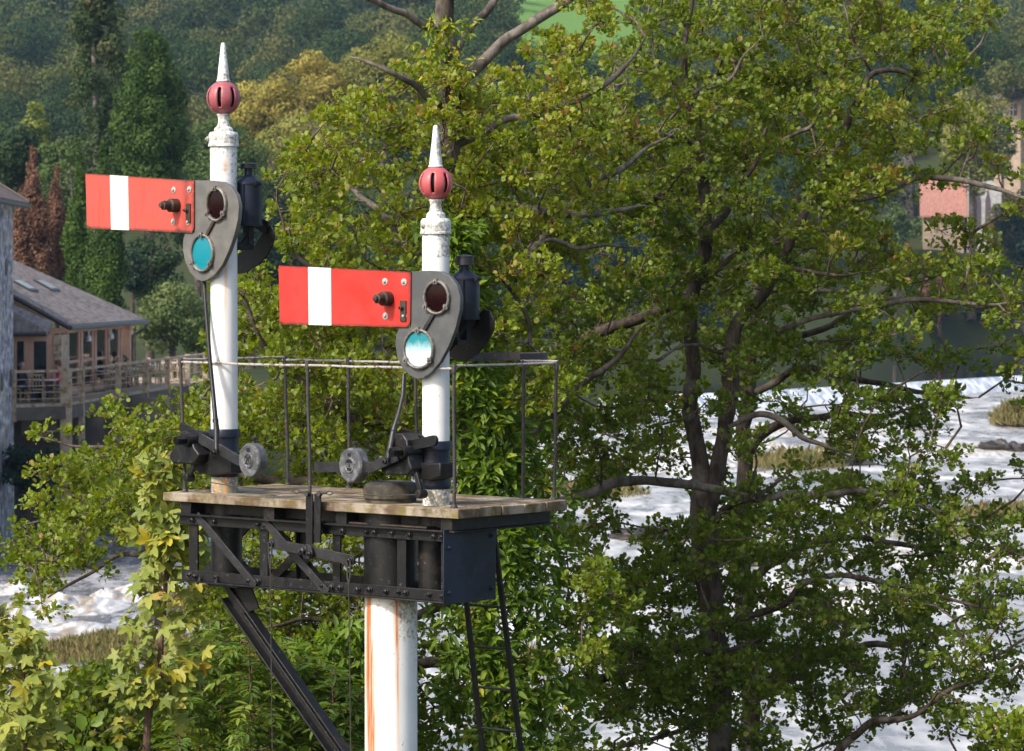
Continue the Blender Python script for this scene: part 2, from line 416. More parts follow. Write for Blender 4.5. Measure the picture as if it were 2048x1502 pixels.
# raking strut
p = G.Q(452,1186,VC-.1); q = Vector((UM-.12, VC-.02, G.Q(742,1580,VC)[2])); p.y = VC-.05; q.y = VC-.05
b = MB(); d = (q-p).normalized(); n = d.cross(Vector((0,1,0))).normalized()
b.bar(p,q,.115,.014); b.bar(p+n*.052+Vector((0,-.035,0)),q+n*.052+Vector((0,-.035,0)),.012,.06)
b.bar(p-n*.052+Vector((0,-.035,0)),q-n*.052+Vector((0,-.035,0)),.012,.06); b.bar(p+Vector((0,-.022,0)),q+Vector((0,-.022,0)),.02,.03)
b.build('raking_strut', M['iron'], root, G, bevel=.002)
b = MB(); g0 = G.Q(432,1172,0); b.prism([(p.x-.06,W4-.002),(p.x+.2,W4-.002),(p.x+.27,W4-.14),(p.x+.12,W4-.19),(p.x+.06,W4-.12)], VC-.09, VC-.075)
b.prism([(p.x-.06,W4-.001),(p.x+.2,W4-.001),(p.x+.2,W4-.014),(p.x-.06,W4-.014)], VC-.2, VC+.19)
b.build('strut_gusset', M['iron'], root, G, bevel=.002)
# balance lever and its hanger
VH = -.05
b = MB()
for (a0,a1,yb) in ((611,625,1092),(628,641,1086)):
    A = G.Q(a0,987,VH); B = G.Q(a1,yb,VH)
    b.box(A.x,B.x-.0015,VH,VH+.012,B.z,A.z); b.box(A.x,A.x+.008,VH+.012,VH+.05,B.z,A.z)
b.build('lever_hanger', M['iron'], root, G, bevel=.003)
b = MB(); p = G.Q(545,1086,VH-.03); q = G.Q(702,1120,VH-.03); b.bar(p,q,.062,.014)
b.lathe((p.x,VH-.03,p.z),[(.031,-.007),(.031,.007)],16,'y'); b.lathe((q.x,VH-.03,q.z),[(.031,-.007),(.031,.007)],16,'y')
m_ = (p+q)/2
b.lathe((m_.x-.01,VH-.04,m_.z),[(.045,-.02),(.045,.02)],16,'y'); b.bolt((m_.x-.03,VH-.06,m_.z+.004),.02,.03); b.bolt((m_.x+.02,VH-.06,m_.z-.01),.016,.02)
b.bolt((p.x,VH-.037,p.z),.014,.02); b.bolt((q.x,VH-.037,q.z),.014,.02)
b.build('balance_lever', M['iron_grey'], root, G, bevel=.002)
b = MB()
for e, xx in ((p,575),(q,693)):
    for dx in (-.012,.012): b.tube([(e.x+dx,VH-.05,e.z),(e.x+dx,VH-.05,e.z-.09),(e.x,VH-.05,e.z-.15)],.0055,6)
    z2 = -3.2; b.tube([(e.x,VH-.05,e.z-.14),(e.x+.01,VH-.05,-1.2),(e.x+.035,VH-.05,z2),(e.x+.05,VH-.05,-7)],.0032,6)
b.build('pull_wire', M['rope'], root, G)
# wires to the two cranks
tops = [G.Q(617,985,VH), G.Q(634,985,VH)]
cr_l = G.Q(402,962,.05); cr_r = G.Q(842,989,.03)
b = MB()
for tp, e in ((tops[0]+Vector((0,-.01,0)),cr_l),(tops[1]+Vector((.03,-.01,0)),cr_r)):
    d = e-tp; b.tube([tp,tp+d*.07],.009,6); b.tube([tp+d*.06,tp+d*.10+Vector((0,0,.012)),tp+d*.14],.004,6); b.tube([tp+d*.06,tp+d*.10-Vector((0,0,.012)),tp+d*.14],.004,6)
    b.tube([tp+d*.13,tp+d*.3,tp+d*.6-Vector((0,0,.012)),e],.003,6)
    b.lathe((tp.x,tp.y,tp.z-.005),[(.016,-.012),(.016,.012)],10,'y')
b.build('crank_wire', M['rope'], root, G)
# railing
railr = MB().box(0,0,0,0,0,0); railing = empty('railing', G, None, None); railing.parent = root; railing.matrix_local = Matrix.Identity(4)
HW = .815
def std(pb, v, pt=None, h=HW):
    ub = G.L(pb, 985, v)[0]; ut = G.L(pt or pb, 720, v)[0]
    b = MB(); b.tube([(ub,v,-.01),(ub+(ut-ub)*.3+.004,v,h*.33),(ub+(ut-ub)*.7-.002,v,h*.7),(ut,v,h)],.0105,10)
    b.lathe((ub,v,0),[(.022,-.004),(.022,.006),(.014,.018)],10); b.lathe((ut,v,h-.03),[(.015,0),(.016,.04),(.013,.052)],8)
    b.build('standard', M['rail'], railing, G); return ut
FV = .108
f1 = std(370,FV,361); f2 = std(620,FV,615); f3 = std(908,FV,908)
BV = .965; k1 = std(576,BV,570); k2 = std(697,BV,697); k3 = std(835,BV,831); k4 = std(1045,BV,1048); k5 = std(1108,BV,1113)
def rl(pts, name='rail'):
    b = MB(); pp = []
    for a, c in zip(pts[:-1], pts[1:]):
        a, c = Vector(a), Vector(c)
        for i in range(6): pp.append(a.lerp(c, i/6)+Vector((0,0,random.uniform(-.0025,.0025))))
    pp.append(Vector(pts[-1])); b.tube(pp,.0075,8); b.build(name, M['rail_top'], railing, G)
rl([(f1-.02,FV,HW-.006),(f2,FV,HW-.008),(f3+.01,FV,HW-.006)]); rl([(f1,FV,HW+.012),(k1,BV,HW+.012)])
rl([(k1-.02,BV,HW-.004),(k2,BV,HW-.004),(k3,BV,HW-.004),(k3+.12,BV,HW-.004)]); rl([(f3,FV,HW+.01),(k5,BV,HW+.01)])
rl([(k4-.02,BV,HW+.02),(k5+.01,BV,HW+.02)])
b = MB(); vs = []; fs = []; n = 18; ua, ub_ = k4-.42, k4-.03
for i in range(n+1):
    a = math.pi*i/n; uu = (ua+ub_)/2-math.cos(a)*(ub_-ua)/2*1.0; v = BV+.42*math.sin(a)**.8
    vs += [(uu,v,HW+.012),(uu,v,HW+.062),(uu,v+.006,HW+.062),(uu,v+.006,HW+.012)]
for i in range(n):
    for q in range(4): fs.append((i*4+q,i*4+(q+1)%4,i*4+4+(q+1)%4,i*4+4+q))
b.add(vs, fs); b.build('safety_hoop', M['rail'], railing, G)
# ladder
lad = empty('ladder', G, 'narrow black iron ladder leaning behind the platform of the signals', 'ladder')
def lp(px, w0):
    v = 1.08+.17*(-w0); u = G.L(px, 1100, v)[0]; return u, v
S = []
for k, (pxt, pyt, pxb, pyb) in enumerate(((933,1205,965,1502),(993,1110,1042,1502))):
    # fit the stile in the leaning plane
    def pt(px, py):
        v = 1.15
        for _ in range(20):
            u, w = G.L(px, py, v); v = 1.08+.17*(-w)
        return Vector((u, v, w))
    a, c = pt(pxt,pyt), pt(pxb,pyb); sl = (c-a)/(c.z-a.z)
    top = a+sl*(-.05-a.z); bot = a+sl*(-7.5-a.z); S.append((top, bot))
    b = MB(); b.bar(top, bot, .036, .018, (0,1,0)); b.build('stile', M['iron'], lad, G, bevel=.002)
w = -.18
while w > -7.4:
    pts = [t_.lerp(b_, (w-t_.z)/(b_.z-t_.z)) for t_, b_ in S]
    b = MB(); b.tube([pts[0],pts[1]],.0085,8); b.build('rung', M['iron_grey'], lad, G); w -= .262
# ------------------------------------------------------------------ semaphore signals
def disc_poly(c, r, n=28): return [(c[0]+r*math.cos(2*math.pi*i/n), c[1]+r*math.sin(2*math.pi*i/n)) for i in range(n)]
def signal(cfg):
    Lf = cfg['side'] == 'L'
    cx, by = cfg['base']; ub = G.L(cx, 990, VC)[0]; o = G.W(ub, VC, 0)
    F = Frame(o, cfg['deg']); MF = Frame(o, 49)
    Z = o.y; s = Z/FPX
    r = empty('semaphore_signal', F, cfg['label'], 'railway signal', 'semaphore signals on the bracket platform')
    hz = lambda py: F.L(cx, py, 0)[1]
    h = cfg['h']
    R0 = cfg['r']*s
    # post
    capb, capt = hz(h['capb']), hz(h['capt'])
    prof = [(R0,-.001),(R0,capb-.001)]
    dirt = cfg['dirt']; rust = cfg['rust']
    post_mesh('post', prof, 56, M['white'], r, F, (0,0,0), dirt, rust)
    nk, nb_ = hz(h['neckb']), hz(h['ballb'])
    cr = R0+.012
    prof = [(cr,capb),(cr,capb+.012),(cr-.003,capb+.014),(cr-.003,capt-.02),(cr-.012,capt-.004),(cr*.62,capt),(cr*.6,nk),(cr*.42,nk+.015),(.034,nk+.04),(.031,(nk+nb_)/2+.01),(.037,nb_-.01),(.042,nb_-.004),(.042,nb_+.004)]
    post_mesh('finial_base', prof, 44, M['white'], r, F, (0,0,0), lambda a,b,c: .62, lambda a,b,c: 0, .006)
    fb = MB(); fb.bolt((-cr*math.cos(R(68-cfg['deg']+45))*1.0,-cr*.93,(capb+capt)/2),.013,.012); fb.build('cap_bolt', M['steel'], r, F)
    bt = hz(h['ballt']); bc = (nb_+bt)/2; br = (bt-nb_)/2*1.02
    # slotted ball
    nseg, nr = 56, 28; vs = []; fs = []
    ph = R(-90)+R(cfg['deg'])-R(10)-2*math.pi/nseg
    for j in range(nr+1):
        la = -math.pi/2*.94+math.pi*.94*j/nr
        for k in range(nseg):
            an = ph+2*math.pi*k/nseg; vs.append((br*math.cos(la)*math.cos(an),br*math.cos(la)*math.sin(an),bc+br*math.sin(la)))
    for j in range(nr):
        la = abs(-math.pi/2*.94+math.pi*.94*(j+.5)/nr)
        for k in range(nseg):
            if (k % 8) in (0,1) and la < R(38): continue
            k2 = (k+1)%nseg; fs.append((j*nseg+k,j*nseg+k2,(j+1)*nseg+k2,(j+1)*nseg+k))
    b = MB(); b.add(vs, fs); ball = b.build('finial_ball', M['ball_l'] if Lf else M['ball_r'], r, F)
    so = ball.modifiers.new('solid','SOLIDIFY'); so.thickness = .006; so.offset = -1
    b = MB(); b.lathe((0,0,bc),[(br*.8*math.cos(t),br*.8*math.sin(t)) for t in np.linspace(-1.5,1.5,14)],24); b.build('ball_shade', M['shade_in'], ball, F)  # dark ball added inside, its colour stands for shade behind the slots
    st = hz(h['tip']); sb = bt-.003
    prof = [(.043,sb),(.043,sb+.008),(.038,sb+.012),(.0365,sb+.03),(.015,st-.012),(.011,st-.003),(.005,st)]
    post_mesh('finial_spike', prof, 36, M['white'], r, F, (0,0,0), lambda a,b,c: .38+(.25 if a>0.1 else 0), lambda a,b,c: 0, .006)
    # arm
    va = -.125
    L = lambda px, py, v=va: F.L(px, py, v)
    am = MB(); pts = [L(*p) for p in cfg['arm']]; am_o = None
    # subdivide arm sheet as grid for the rust attribute
    tl, tr, br_, bl = [Vector((*L(*p),0)) for p in cfg['armq']]
    n1, n2 = 90, 34
    vs = []; fs = []; rus = []
    s0, s1 = cfg['stripe']
    for j in range(n2+1):
        for i in range(n1+1):
            a, c = i/n1, j/n2
            q = tl.lerp(tr, a).lerp(bl.lerp(br_, a), c)
            if c > .9 and a > .97: q.x -= (a-.97)*.9*(c-.9)*8
            vs.append((q.x, va-.012, q.y)); e = min(a*2.2, c, 1-c, (1-a)*2.2)
            cor = max(0, 1-math.hypot(a*2.2, 1-c)/.09)
            rr = max(0, 1-min(c*1.6,(1-c))/.055)*1.1+cor*1.2+max(0,1-(1-a)*2.2/.07)*.9+(max(0,1-math.hypot((a-.86)*2.3,(c-.97))/.1) if Lf else .3*max(0,1-math.hypot((a-.1)*2.3,(c-.97))/.08))
            rus.append(min(1, rr*(1 if Lf else .75)+ (.55*max(0,1-abs(a-.93)/.05) if Lf else 0)))
    mats = []
    nf = (n1+1)*(n2+1)
    back = [(x, va-.004, z) for x, y, z in vs]
    for j in range(n2):
        for i in range(n1):
            fs.append((j*(n1+1)+i,(j+1)*(n1+1)+i,(j+1)*(n1+1)+i+1,j*(n1+1)+i+1)); mats.append(0)
    for j in range(n2):
        for i in range(n1): fs.append(tuple(x+nf for x in (j*(n1+1)+i,j*(n1+1)+i+1,(j+1)*(n1+1)+i+1,(j+1)*(n1+1)+i)))
    rim = [i for i in range(n1+1)]+[j*(n1+1)+n1 for j in range(1,n2+1)]+[n2*(n1+1)+i for i in range(n1-1,-1,-1)]+[j*(n1+1) for j in range(n2-1,0,-1)]
    for a, c in zip(rim, rim[1:]+rim[:1]): fs.append((a, c, c+nf, a+nf))
    b = MB(); b.add(vs+back, fs); arm = b.build('arm', M['red_l' if Lf else 'red_r'], r, F, ang=30)
    at = arm.data.attributes.new('rust','FLOAT','POINT'); at.data.foreach_set('value', rus+rus)
    # white stripe plate painted band: thin separate sheet
    b = MB(); q = [tl.lerp(tr,s0),tl.lerp(tr,s1),bl.lerp(br_,s1),bl.lerp(br_,s0)]
    b.prism([(k.x,k.y) for k in q], va-.0145, va-.0118); b.build('stripe', M['stripe_l' if Lf else 'stripe_r'], arm, F)
    # bevelled joint line of arm root piece
    for p in cfg['washers']:
        b = MB(); u, w = L(*p); b.lathe((u,va-.012,w),[(.021,0),(.021,-.004),(.012,-.006)],18,'y'); b.lathe((u,va-.017,w),[(.009,0),(.009,-.009),(.005,-.012)],8,'y')
        b.build('washer', M['steel'], arm, F)
    u, w = L(*cfg['tab']); b = MB(); b.box(u-.022,u+.022,va-.022,va-.0125,w-.06,w+.062); b.bolt((u-.006,va-.022,w+.02),.013,.02); b.build('keeper', M['iron_brown'], arm, F, bevel=.002)
    u, w = L(*cfg['pivot']); b = MB(); b.lathe((u,va-.012,w),[(.043,0),(.043,-.055),(.036,-.062),(.03,-.063),(.028,-.1),(.02,-.104),(.015,-.13),(.006,-.132)],14,'y')
    b.lathe((u,va-.1,w),[(.03,0),(.03,-.022),(.02,-.026)],6,'y',.2)
    b.build('spindle', M['iron_brown'], arm, F, ang=30)
    # spectacle casting
    b = MB(); pl = [L(*p, va) for p in cfg['plate']]; b.prism(pl, va-.0115+.009, va+.02+.009)
    sp = b.build('spectacle_plate', M['plate_grey' if Lf else 'plate_dark'], r, F, bevel=.003)
    sm = M['iron_brown'] if Lf else M['iron_grey']
    def ringlens(c, rad, mat_, nm):
        u, w = L(*c)
        b = MB()
        sec = [(rad+.0,-.004),(rad+.003,-.022),(rad+.010,-.026),(rad+.017,-.02),(rad+.019,-.003)]
        vs = []; fs = []; n = 48
        for i in range(n):
            a = 2*math.pi*i/n
            for rr, y in sec: vs.append((u+rr*math.cos(a), va+y, w+rr*math.sin(a)*1.02))
        m_ = len(sec)
        for i in range(n):
            for k in range(m_-1): fs.append((i*m_+k,((i+1)%n)*m_+k,((i+1)%n)*m_+k+1,i*m_+k+1))
        b.add(vs, fs)
        for a in (90, 215, 325):
            cxx, czz = u+(rad+.012)*math.cos(R(a)), w+(rad+.012)*math.sin(R(a))
            b.box(cxx-.014,cxx+.014,va-.032,va-.02,czz-.016,czz+.016); b.lathe((cxx,va-.03,czz),[(.008,0),(.008,-.012),(.004,-.014)],8,'y')
        rg = b.build('lens_ring', M['ring'], sp, F)
        b = MB(); b.lathe((u,va,w),[(rad+.002,-.0035),(rad+.002,-.011),(rad*.6,-.0135),(.003,-.0145)],40,'y')
        b.build(nm, mat_, sp, F); return u, w
    rl_ = ringlens(cfg['red'], cfg['rr'], M['lens_red'], 'red_lens')
    tm = M['lens_teal']
    if not Lf:
        zc_ = L(*cfg['teal'])[1]; tm = glass_mat('teal_to_white_glass', (.0,.2,.25), (zc_-.065, 6.5), .3)  # glass colour runs from teal at the top to white below
    tl_ = ringlens(cfg['teal'], cfg['tr'], tm, 'green_lens')
    b = MB(); b.bar((rl_[0]-.012,va-.008,rl_[1]-cfg['rr']*.97),(tl_[0]+.03,va-.008,tl_[1]+cfg['tr']*.97),.02,.018); b.build('rib', sm, sp, F)
    # hub and spindle bearing behind the arm
    pu, pw = L(*cfg['pivot'])
    b = MB(); b.lathe((pu,0,pw),[(.03,-.12),(.03,.2)],14,'y'); b.lathe((0,0,pw),[(R0+.014,-.06),(R0+.014,.06)],30)
    b.box(pu-.02,R0,-.05,.05,pw-.04,pw+.04); b.build('arm_bearing', M['iron'], r, F, bevel=.003)
    # lamp
    lx, lyb, lyc, lyk, lyt = cfg['lamp']; lv = .16; lu, wb = F.L(lx, lyb, lv); wc = F.L(lx,lyc,lv)[1]; wk = F.L(lx,lyk,lv)[1]; wt_ = F.L(lx,lyt,lv)[1]
    lr = .086
    b = MB()
    b.lathe((lu,lv,0),[(lr*.97,wb-.001),(lr*1.06,wb),(lr*1.06,wb+.012),(lr,wb+.014),(lr,wc-.012),(lr*1.04,wc-.01),(lr*1.04,wc),(lr*.75,wc+.024),(lr*.42,wc+.042),(.026,wc+.05),(.026,wk)],40)
    # ribs and hasp
    b.box(lu+lr*.55,lu+lr*.62,lv-lr*.95,lv-lr*.7,wb+.012,wc-.01)
    lamp = b.build('lamp', M['iron_sky_tint'], r, F, ang=40)
    b = MB(); b.lathe((lu,lv,0),[(.05,wk-.001),(.055,wk),(.055,wk+.006),(.052,wk+.008),(.052,wt_-.014),(.054,wt_-.012),(.054,wt_-.006),(.035,wt_),(.01,wt_+.002)],28)
    for a in (.4,2.5,4.6): b.tube([(lu+.045*math.cos(a),lv+.045*math.sin(a),wc+.03),(lu+.047*math.cos(a),lv+.047*math.sin(a),wk+.01)],.003,6)
    b.build('lamp_chimney', M['iron_grey'], lamp, F)
    b = MB(); b.box(lu+lr*.8,lu+lr*1.25,lv-.02,lv+.012,wc-.02,wc+.008); b.lathe((lu+lr*1.15,lv-.004,wc-.005),[(.012,-.02),(.012,.02)],10,'y'); b.build('lamp_hinge', M['iron'], lamp, F)
    lw = F.L(*cfg['red'], va)[1]
    b = MB(); b.lathe((lu-.005,0,lw),[(.052,-.04),(.056,-.03),(.056,.0),(.05,.01),(.05,.1)],28,'y'); b.lathe((lu-.005,0,lw),[(.046,-.045),(.03,-.058),(.005,-.063)],24,'y')
    b.build('lamp_lens', M['iron_sky_tint'], lamp, F)
    b = MB(); b.box(lu-.035,lu+.03,lv-.02,lv+.02,wb-.14,wb-.002); b.box(R0*.6,lu+.02,lv-.1,lv-.07,wb-.15,wb-.1); b.box(lu-.04,lu+.03,lv-.1,lv+.02,wb-.15,wb-.12)
    b.tube([(lu+.02,lv-.02,wb-.04),(lu-.01,lv-.06,wb-.12),(lu-.07,lv-.08,wb-.2)],.009,8)
    b.build('lamp_bracket', M['iron'], r, F, bevel=.003)
    # back blinder paddle
    bv = .27; b = MB(); b.prism([F.L(*p, bv) for p in cfg['paddle']], bv, bv+.012)
    pu2, pw2 = F.L(*cfg['paddle'][-1], bv)
    b.tube([(pu,.18,pw),(pu+.02,bv,pw)],.025,10)
    b.bar((pu,bv-.004,pw),(pu2+.03,bv-.004,pw2),.08,.012)
    b.build('back_blinder', M['iron'], r, F, bevel=.002)
    # ---- lower mechanism
    mq = lambda p, v: MF.Q(p[0], p[1], v)
    z0, z1 = hz(cfg['collar'][1]), hz(cfg['collar'][0]); rc = R0+.006
    b = MB(); b.lathe((0,0,0),[(rc-.004,z0-.01),(rc+.003,z0),(rc+.003,z0+.02),(rc,z0+.03),(rc,z1-.05),(rc+.01,z1-.048),(rc+.01,z1-.012),(rc+.004,z1),(rc-.004,z1+.002)],40)
    b.build('clamp_collar', M['iron_sky_tint'], r, MF)
    b = MB()
    for pts, v0, v1 in cfg['casting']:
        b.prism([MF.L(x, y, (v0+v1)/2) for x, y in pts], v0, v1)
    b.build('crank_casting', M['iron'], r, MF, bevel=.008)
    sx, sv = cfg['shaft'], -.2
    c = mq(sx, -.22); b = MB(); b.lathe((c.x,0,c.z),[(.024,-.30),(.024,-.05)],20,'y'); b.lathe((c.x,0,c.z),[(.026,-.30),(.03,-.295),(.03,-.24),(.026,-.235)],6,'y',.3)
    b.lathe((c.x,0,c.z),[(.042,-.225),(.045,-.2),(.045,-.06)],20,'y')
    b.build('crank_shaft', M['iron'], r, MF)
    def link(path, wd, v, th, name, mt, rnd=True):
        b = MB()
        for a, c_ in zip(path[:-1], path[1:]):
            p, q = mq(a, v), mq(c_, v); b.bar(p, q, wd, th)
        for a in (path if rnd else path[1:-1]):
            p = mq(a, v); b.lathe((p.x,v,p.z),[(wd/2,-th/2-.0004),(wd/2,th/2+.0004)],18,'y')
        return b.build(name, mt, r, MF, bevel=.0015)
    link(cfg['lever'], .062, -.225, .016, 'weight_lever', M['iron_grey'], False)
    link(cfg['tail'], .062, -.15 if not Lf else -.145, .018, 'crank_arm', M['iron'])
    # weight
    wc_, wr = cfg['weight'], .105
    p = mq(wc_, -.26)
    b = MB(); b.lathe((p.x,-.255,p.z),[(wr*.32,-.014),(wr*.36,-.018),(wr*.42,-.018),(wr*.46,-.012),(wr*.8,-.012),(wr*.86,-.014),(wr*.94,-.012),(wr,.0),(wr,.05),(wr*.95,.058),(.01,.058)],48,'y')
    b.lathe((p.x,-.267,p.z),[(wr*.44,0),(.003,-.001)],32,'y')
    wo = b.build('balance_weight', M['iron_weight'], r, MF, ang=25)
    b = MB(); b.tube([(p.x+.005,-.225,p.z+wr-.01),(p.x+.005,-.225,p.z+wr+.022)],.008,8); b.lathe((p.x+.005,-.225,p.z+wr),[(.006,.018),(.02,.022),(.021,.034),(.014,.038)],8)
    b.build('set_screw', M['iron_grey'], wo, MF)
    b = MB(); b.box(p.x-.018,p.x+.012,-.2698,-.262,p.z+wr*.52,p.z+wr*.72); b.build('slot_shade', M['shade_in'], wo, MF)  # raised dark block, painted as the shade of a recess
    for txt, size, dx, dz, ang in cfg['text']:
        cu = bpy.data.curves.new('lettering','FONT'); cu.body = txt; cu.size = size; cu.extrude = .003; cu.align_x = 'CENTER'; cu.align_y = 'CENTER'; cu.offset = .0005
        tmp = bpy.data.objects.new('tmp', cu); tm_ = bpy.data.meshes.new_from_object(tmp); bpy.data.objects.remove(tmp)
        to = bpy.data.objects.new('lettering', tm_); col.objects.link(to); tm_.materials.clear(); tm_.materials.append(M['iron_grey'])
        mm = MF.m @ Matrix.Translation((p.x+dx,-.27,p.z+dz)) @ Matrix.Rotation(math.pi/2,4,'X') @ Matrix.Rotation(R(ang),4,'Z')
        attach(to, wo, mm)
    # signal rod
    pts = []
    n = len(cfg['rod'])
    for i, a in enumerate(cfg['rod']):
        v = -.085+(-.245+.085)*i/(n-1) if i else -.085
        pts.append(mq(a, v))
    b = MB(); b.tube(pts, [.013]*(n-3)+[.015,.02,.014][:3] if n > 4 else .013, 12)
    for i in (n-3,): b.lathe((pts[i].x,pts[i].y,pts[i].z-.01),[(.02,-.012),(.02,.012)],10)
    b.bolt((pts[-1].x,pts[-1].y-.01,pts[-1].z),.017,.02)
    b.build('signal_rod', M['iron_grey'] if not Lf else M['iron'], r, MF)
    # hanging crank
    ks = cfg['crank']; b = MB(); p, q = mq(ks[0], -.17), mq(ks[1], -.17); b.bar(p, q, .034, .02); b.lathe((q.x,-.17,q.z),[(.026,-.03),(.028,0),(.026,.03)],12,'y')
    b.build('hanging_crank', M['iron'], r, MF, bevel=.003)
    return r

ld = lambda s, f, z: (.45 if z > 1.75 else .0)+max(0,s)*.12+(.95 if z < .12 else 0)+(.12 if .7<z<1 and s<-.2 else 0)+(.5*gaus(z,.82,.03) if s<0 else 0)
def lrust(s, f, z):
    a = .85*gaus(s,.12,.12)*(1 if z < .1 else 0)+.45*gaus(s,-.5,.2)*(1 if z<.08 else 0)
    return a+(.7*gaus(s,.22+.05*mn.noise(Vector((0,1,z*8))),.09)*max(0,min(1,(z-.9)/.3)) if z < 1.45 else 0)+.6*gaus(s,.2,.2)*gaus(z,2.03,.04)
rd = lambda s, f, z: (.42+.3*max(0,s) if z > 1.45 else 0)+(.75 if z < .12 else 0)+.02
def rrust(s, f, z): return .8*gaus(s,.7,.16)*max(0,1-abs(z-.13)/.05) if z < .2 else 0
signal(dict(side='L', base=(449,978), deg=48, r=27.0, label='taller left semaphore signal with faded red arm, weight marked 20 and plain teal lens',
    h=dict(capb=293,capt=263,neckb=257,ballb=229,ballt=162,tip=85), dirt=ld, rust=lrust,
    arm=[(174,347)], armq=[(174,347),(391,361),(391,466),(177,457)], stripe=(.235,.405),
    washers=[(351,380),(382,379),(350,444),(380,444)], tab=(381,427), pivot=(357,411),
    plate=[(389,361),(425,361),(446,364),(462,374),(473,390),(478,412),(476,440),(469,470),(458,502),(445,530),(430,550),(414,561),(404,563),(392,558),(380,544),(371,524),(366,500),(367,478),(371,466),(390,465)],
    red=(436,409), rr=.087, teal=(408,506), tr=.1, lamp=(497,452,366,337,326),
    paddle=[(540,450),(546,458),(548,474),(543,494),(533,512),(515,530),(492,545),(472,548),(470,510),(490,500),(508,492),(522,470),(530,456)],
    collar=(858,950), casting=[([(354,905),(353,917),(360,926),(400,928),(408,920),(412,908),(402,895),(394,868),(384,860),(374,864),(368,884),(362,895)],-.2,-.09),
        ([(400,905),(478,905),(478,945),(440,950),(414,946),(402,935)],-.12,.0),([(385,862),(430,862),(430,890),(400,888)],-.1,-.03)],
    shaft=(372,880), lever=[(400,876),(478,921),(497,921)], tail=[(366,855),(412,884)], weight=(499,921),
    text=[('20',.075,0,.0,0)], rod=[(408,560),(412,620),(420,720),(431,838),(433,860),(433,905)], crank=[(390,924),(378,955)]))
signal(dict(side='R', base=(872,1010), deg=38, r=27.4, label='shorter right semaphore signal with bright red arm and green lens turning white at the bottom',
    h=dict(capb=468,capt=436,neckb=428,ballb=400,ballt=333,tip=250), dirt=rd, rust=rrust,
    arm=[(560,531)], armq=[(560,531),(824,544),(823,655),(562,648)], stripe=(.23,.405),
    washers=[(773,563),(811,564),(774,632),(811,632)], tab=(810,622), pivot=(780,597),
    plate=[(823,543),(858,541),(882,543),(900,552),(914,570),(921,594),(920,620),(912,655),(898,692),(880,725),(862,746),(846,757),(834,758),(818,750),(804,735),(795,714),(791,690),(793,668),(800,654),(822,655)],
    red=(876,595), rr=.082, teal=(840,698), tr=.1, lamp=(930,639,556,530,510),
    paddle=[(966,618),(980,622),(988,640),(987,660),(974,685),(955,708),(930,725),(912,722),(898,712),(900,690),(925,670),(945,645)],
    collar=(882,974), casting=[([(776,928),(776,942),(784,950),(830,950),(838,938),(832,920),(828,880),(818,866),(804,866),(797,885),(792,912)],-.2,-.09),
        ([(832,925),(896,925),(896,953),(875,960),(845,954),(832,948)],-.12,-.0),([(820,866),(868,872),(868,890),(830,888)],-.08,-.03)],
    shaft=(803,903), lever=[(630,934),(745,934),(797,911)], tail=[(812,893),(868,881)], weight=(701,931),
    text=[('2020',.026,0,.024,0),('5',.028,0,0,0),('RW',.026,0,-.024,0)], rod=[(808,748),(806,790),(798,825),(787,860),(783,885),(775,922)], crank=[(832,946),(843,988)]))
# ------------------------------------------------------------------ foliage
T_ALDER = (np.array([(0,0,0),(-.42,.38,.09),(-.36,.86,.07),(0,1.0,-.05),(.36,.86,.07),(.42,.38,.09),(0,.5,0)],float), np.array([(0,6,2,1),(6,3,2,2),(0,5,4,6),(6,4,3,3)]))
T_ALDER = (np.array([(0,0,0),(-.37,.42,.12),(-.31,.86,.09),(0,.97,-.02),(.31,.86,.09),(.37,.42,.12)],float), np.array([(0,3,2,1),(0,5,4,3)]))
T_LANCE = (np.array([(0,0,0),(-.17,.35,.05),(-.13,.7,.0),(0,1.,-.12),(.13,.7,.0),(.17,.35,.05)],float), np.array([(0,3,2,1),(0,5,4,3)]))
T_TUFT = (np.array([(-.4,0,0),(.45,.05,.05),(.35,.95,-.05),(-.5,.9,.1)],float), np.array([(0,1,2,3)]))
def lobes():
    v = [(0,0,0)]; f = []
    tips = [(-125,.55),(-62,.85),(0,1.),(62,.85),(125,.55)]
    n = [(-165,.14),(-95,.34),(-31,.42),(31,.42),(95,.34),(165,.14)]
    P_ = lambda a, r, z: (r*math.sin(R(a)), .35+r*math.cos(R(a))*.85, z)
    v[0] = (0,.3,.05)
    for a, r in n: v.append(P_(a, r, .06))
    for a, r in tips:
        v.append(P_(a-15, r*.72, -.02)); v.append(P_(a, r, -.1)); v.append(P_(a+15, r*.72, -.02))
    for i in range(5):
        b_ = 7+i*3; f += [(0, i+1, b_, b_+1), (0, b_+1, b_+2, i+2)]
    return np.array(v, float), np.array(f)
T_MAPLE = lobes()

